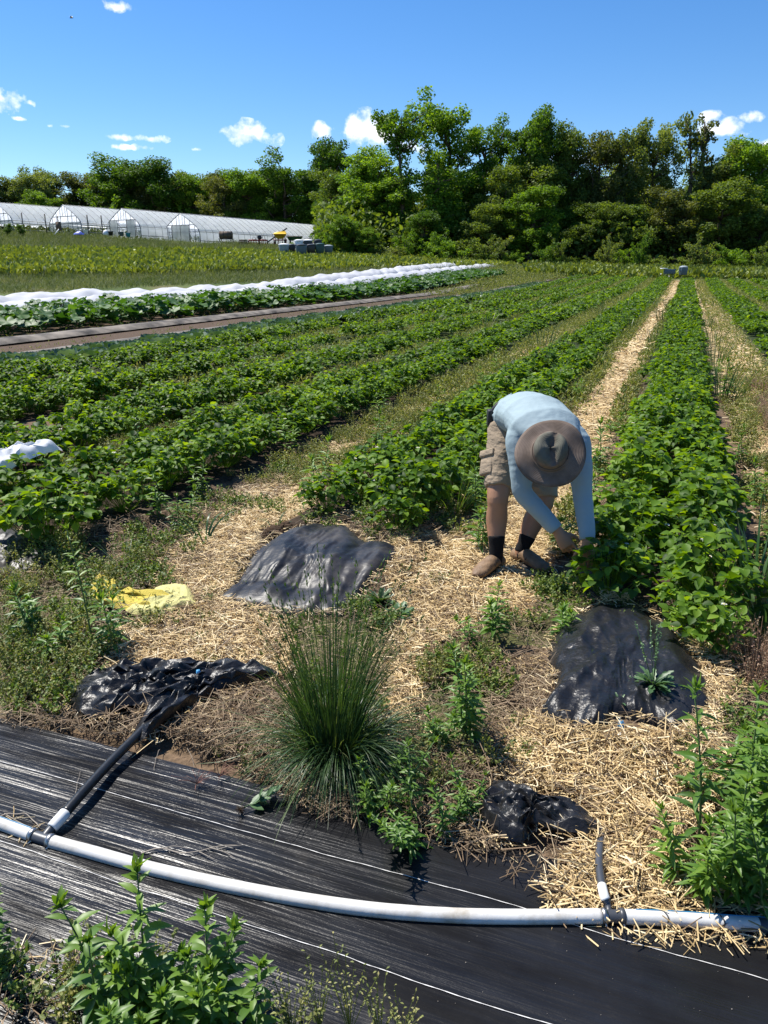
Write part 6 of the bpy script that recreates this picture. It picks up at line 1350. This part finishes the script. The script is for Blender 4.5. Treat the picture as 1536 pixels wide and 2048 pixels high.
mb = MB(); A = np.linspace(0, 2*PI, 29); tube(mb, [v3(.803+.172*math.cos(a), 4.535+.03*math.cos(a)*0+.0*math.sin(a), .835+.128*math.sin(a)) for a in A], [(.008, .018)]*29, 8, cap=False, ref=v3(0, 1, 0)); mb.build('belt', M['belt'], pr, True)
mb = MB(); box(mb, v3(.625, 4.50, .84), (.03, .07, .10)); bevel(mb.build('belt_pouch', M['belt'], pr), .008)
# socks and shoes
gR0, gR1 = G(1014, 1124), G(961, 1152); gL0, gL1 = G(1033, 1122), G(1082, 1142)
for kn, an, g0, g1, top in ((kneeR, ankR, gR0, gR1, 1079), (kneeL, ankL, gL0, gL1, 1076)):
    f = .66 if kn is kneeR else .70; a = kn+(an-kn)*f; d2 = nrm(np.append(g1-g0, 0)); heel = v3(an[0], an[1], .012)-d2*.055; g1 = g0+(g1-g0)*1.0
    mb = MB(); RF = v3(0, 1, 0); tube(mb, [a, a+(an-a)*.05, a+(an-a)*.5, an, heel+d2*.06+v3(0, 0, .055), heel+d2*.13+v3(0, 0, .05)], [.0465, .050, .043, .041, .042, .034], 20); organic(mb, 'sock', M['sock'], pr, .006, 3)
    L = .285
    mb = MB(); H0 = heel+v3(0, 0, .045)-d2*.01
    tube(mb, [H0, H0+d2*L*.12, H0+d2*L*.38+v3(0, 0, .018), H0+d2*L*.62+v3(0, 0, .004), H0+d2*L*.84-v3(0, 0, .010), H0+d2*L*1.0-v3(0, 0, .018)], [(.030, .030), (.038, .034), (.044, .042), (.051, .036), (.048, .028), (.022, .016)], 22)
    sh = organic(mb, 'shoe', M['shoe'], pr, .006, 4, disp=(.008, .04))
    mb = MB(); tube(mb, [H0-d2*.008-v3(0, 0, .033), H0+d2*L*.15-v3(0, 0, .034), H0+d2*L*.62-v3(0, 0, .034), H0+d2*L*.85-v3(0, 0, .034), H0+d2*L*1.02-v3(0, 0, .033)], [(.026, .012), (.040, .013), (.053, .013), (.050, .013), (.024, .010)], 20); o = mb.build('sole', M['sole'], None, True); o.parent = sh; o.location = tuple(-Vector(pr.location))
    mb = MB(); B = np.linspace(-1.25, 1.25, 9); n2 = nrm(np.cross(d2, [0, 0, 1.])); tube(mb, [H0+d2*L*.52+n2*.053*math.sin(x)+v3(0, 0, .043*math.cos(x)) for x in B], .0035, 6); o = mb.build('seam', M['sole'], None); o.parent = sh; o.location = tuple(-Vector(pr.location))
# hair
mb = MB(); tube(mb, [head-tdir*.06-fdir*.045, head-tdir*.01-fdir*.012, head+tdir*.05, head+tdir*.09], [(.05, .045), (.079, .088), (.070, .082), (.03, .03)], 18, ref=fdir); mb.build('hair', M['hair'], pr, True)
# hat, in its own frame
def felt():
    m, n, l, b = nodes('brown_felt_hat'); t = n.new('ShaderNodeTexCoord'); s = n.new('ShaderNodeVectorMath'); s.operation = 'MULTIPLY'; s.inputs[1].default_value = (1, 1, 0); l.new(t.outputs['Object'], s.inputs[0])
    ln = n.new('ShaderNodeVectorMath'); ln.operation = 'LENGTH'; l.new(s.outputs[0], ln.inputs[0]); k = n.new('ShaderNodeMath'); k.operation = 'MULTIPLY'; k.inputs[1].default_value = 850; l.new(ln.outputs['Value'], k.inputs[0]); sn = n.new('ShaderNodeMath'); sn.operation = 'SINE'; l.new(k.outputs[0], sn.inputs[0])
    z = n.new('ShaderNodeTexNoise'); z.inputs['Scale'].default_value = 60; z.inputs['Detail'].default_value = 6; l.new(t.outputs['Object'], z.inputs['Vector']); z2 = n.new('ShaderNodeTexNoise'); z2.inputs['Scale'].default_value = 9; l.new(t.outputs['Object'], z2.inputs['Vector'])
    ad = n.new('ShaderNodeMath'); ad.operation = 'MULTIPLY_ADD'; ad.inputs[1].default_value = .25; l.new(z.outputs[0], ad.inputs[0]); l.new(z2.outputs[0], ad.inputs[2])
    r = ramp(n, [(.45, (.115, .087, .068)), (.75, (.20, .155, .125))]); l.new(ad.outputs[0], r.inputs[0])
    sp = n.new('ShaderNodeSeparateXYZ'); l.new(t.outputs['Object'], sp.inputs[0]); mr = n.new('ShaderNodeMapRange'); mr.inputs[1].default_value = .070; mr.inputs[2].default_value = .082; l.new(sp.outputs[2], mr.inputs[0])
    mx = n.new('ShaderNodeMix'); mx.data_type = 'RGBA'; l.new(mr.outputs[0], mx.inputs[0]); l.new(r.outputs[0], mx.inputs[6]); r2 = ramp(n, [(.4, (.08, .078, .062)), (.7, (.15, .145, .115))]); l.new(ad.outputs[0], r2.inputs[0]); l.new(r2.outputs[0], mx.inputs[7]); l.new(mx.outputs[2], b.inputs['Base Color'])
    b.inputs['Roughness'].default_value = .95; b.inputs['Specular IOR Level'].default_value = .15; bp = n.new('ShaderNodeBump'); bp.inputs['Strength'].default_value = .35; bp.inputs['Distance'].default_value = .0015; l.new(sn.outputs[0], bp.inputs['Height']); l.new(bp.outputs[0], b.inputs['Normal']); return m
M['felt'] = felt()
Rh = Matrix((sdir, fdir, tdir)).transposed().to_4x4()
na = 72; A = np.arange(na)*2*PI/na; prof = [(.176, -.004), (.1765, .0), (.160, .003), (.135, .003), (.112, .004), (.098, .008), (.093, .016), (.092, .035), (.090, .055), (.086, .075), (.078, .092), (.064, .101), (.045, .098), (.02, .088), (.002, .084)]
V = []; 
for (r, z) in prof:
    for a in A:
        br = max(0, r-.09)/.086; rr = r*(1+.015*math.sin(a*3+1)*br); zz = z+br*(.010*math.sin(2*a+.6)+.006*math.sin(5*a)-.008)
        x = rr*math.cos(a)*(.95 if z > .01 else 1); y = rr*math.sin(a)*(1.04 if z > .01 else 1)
        if z > .06: zz += .012*math.sin(a*2+1.2)*(z-.06)/.04-.02*math.exp(-((x+.02)/.02)**2)*(z > .08)
        V.append((x, y, zz))
F = []
for i in range(len(prof)-1):
    for j in range(na): F.append((i*na+j, i*na+(j+1) % na, (i+1)*na+(j+1) % na, (i+1)*na+j))
mb = MB(); mb.add(V, np.array(F)); ht = mb.build('sun_hat', M['felt'], smooth=True); so2 = ht.modifiers.new('solid', 'SOLIDIFY'); so2.thickness = .004; so2.offset = -1
ht.parent = pr; ht.matrix_local = Matrix.Translation(Vector(hc)-Vector(pr.location)) @ Rh
mb = MB(); tube(mb, [(.0955*math.cos(a)*.95, .0955*math.sin(a)*1.04, .020) for a in np.append(A, 0)], [(.003, .012)]*(na+1), 8, cap=False, ref=v3(0, 0, 1)); o = mb.build('hat_band', M['felt'], None, True); o.parent = ht
for a in (2.7, 3.3): 
    mb = MB(); tube(mb, [(.093*math.cos(a), .097*math.sin(a), .045), (.096*math.cos(a), .10*math.sin(a), .045)], .003, 8); o = mb.build('eyelet', M['dark'], None); o.parent = ht
# the runner plant in the hands
g0 = P3(1165, 1150, 3.75); t = empty('held_runner', (g0[0], g0[1], float(H(g0[0], g0[1]))), 0, 'yellowing strawberry runner held between the two hands', 'strawberry runner')
mb = MB(); tube(mb, spline([g0-[0, 0, .12], g0-[.0, 0, .05], g0+[.02, -.02, 0], g0+[.03, -.08, -.04]], 12), .002, 5); mb.build('stem', M['stem'], t)
mb = MB(); n = 6; inst(mb, *L_STRAW, g0+rng.normal(0, .02, (n, 3)), frames(nrm(rng.normal(0, 1, (n, 3))-[0, .8, 0]), v3(0, 0, 1)), .05, rng.uniform(.9, 1, n)); mb.build('leaves', M['berry'], t)
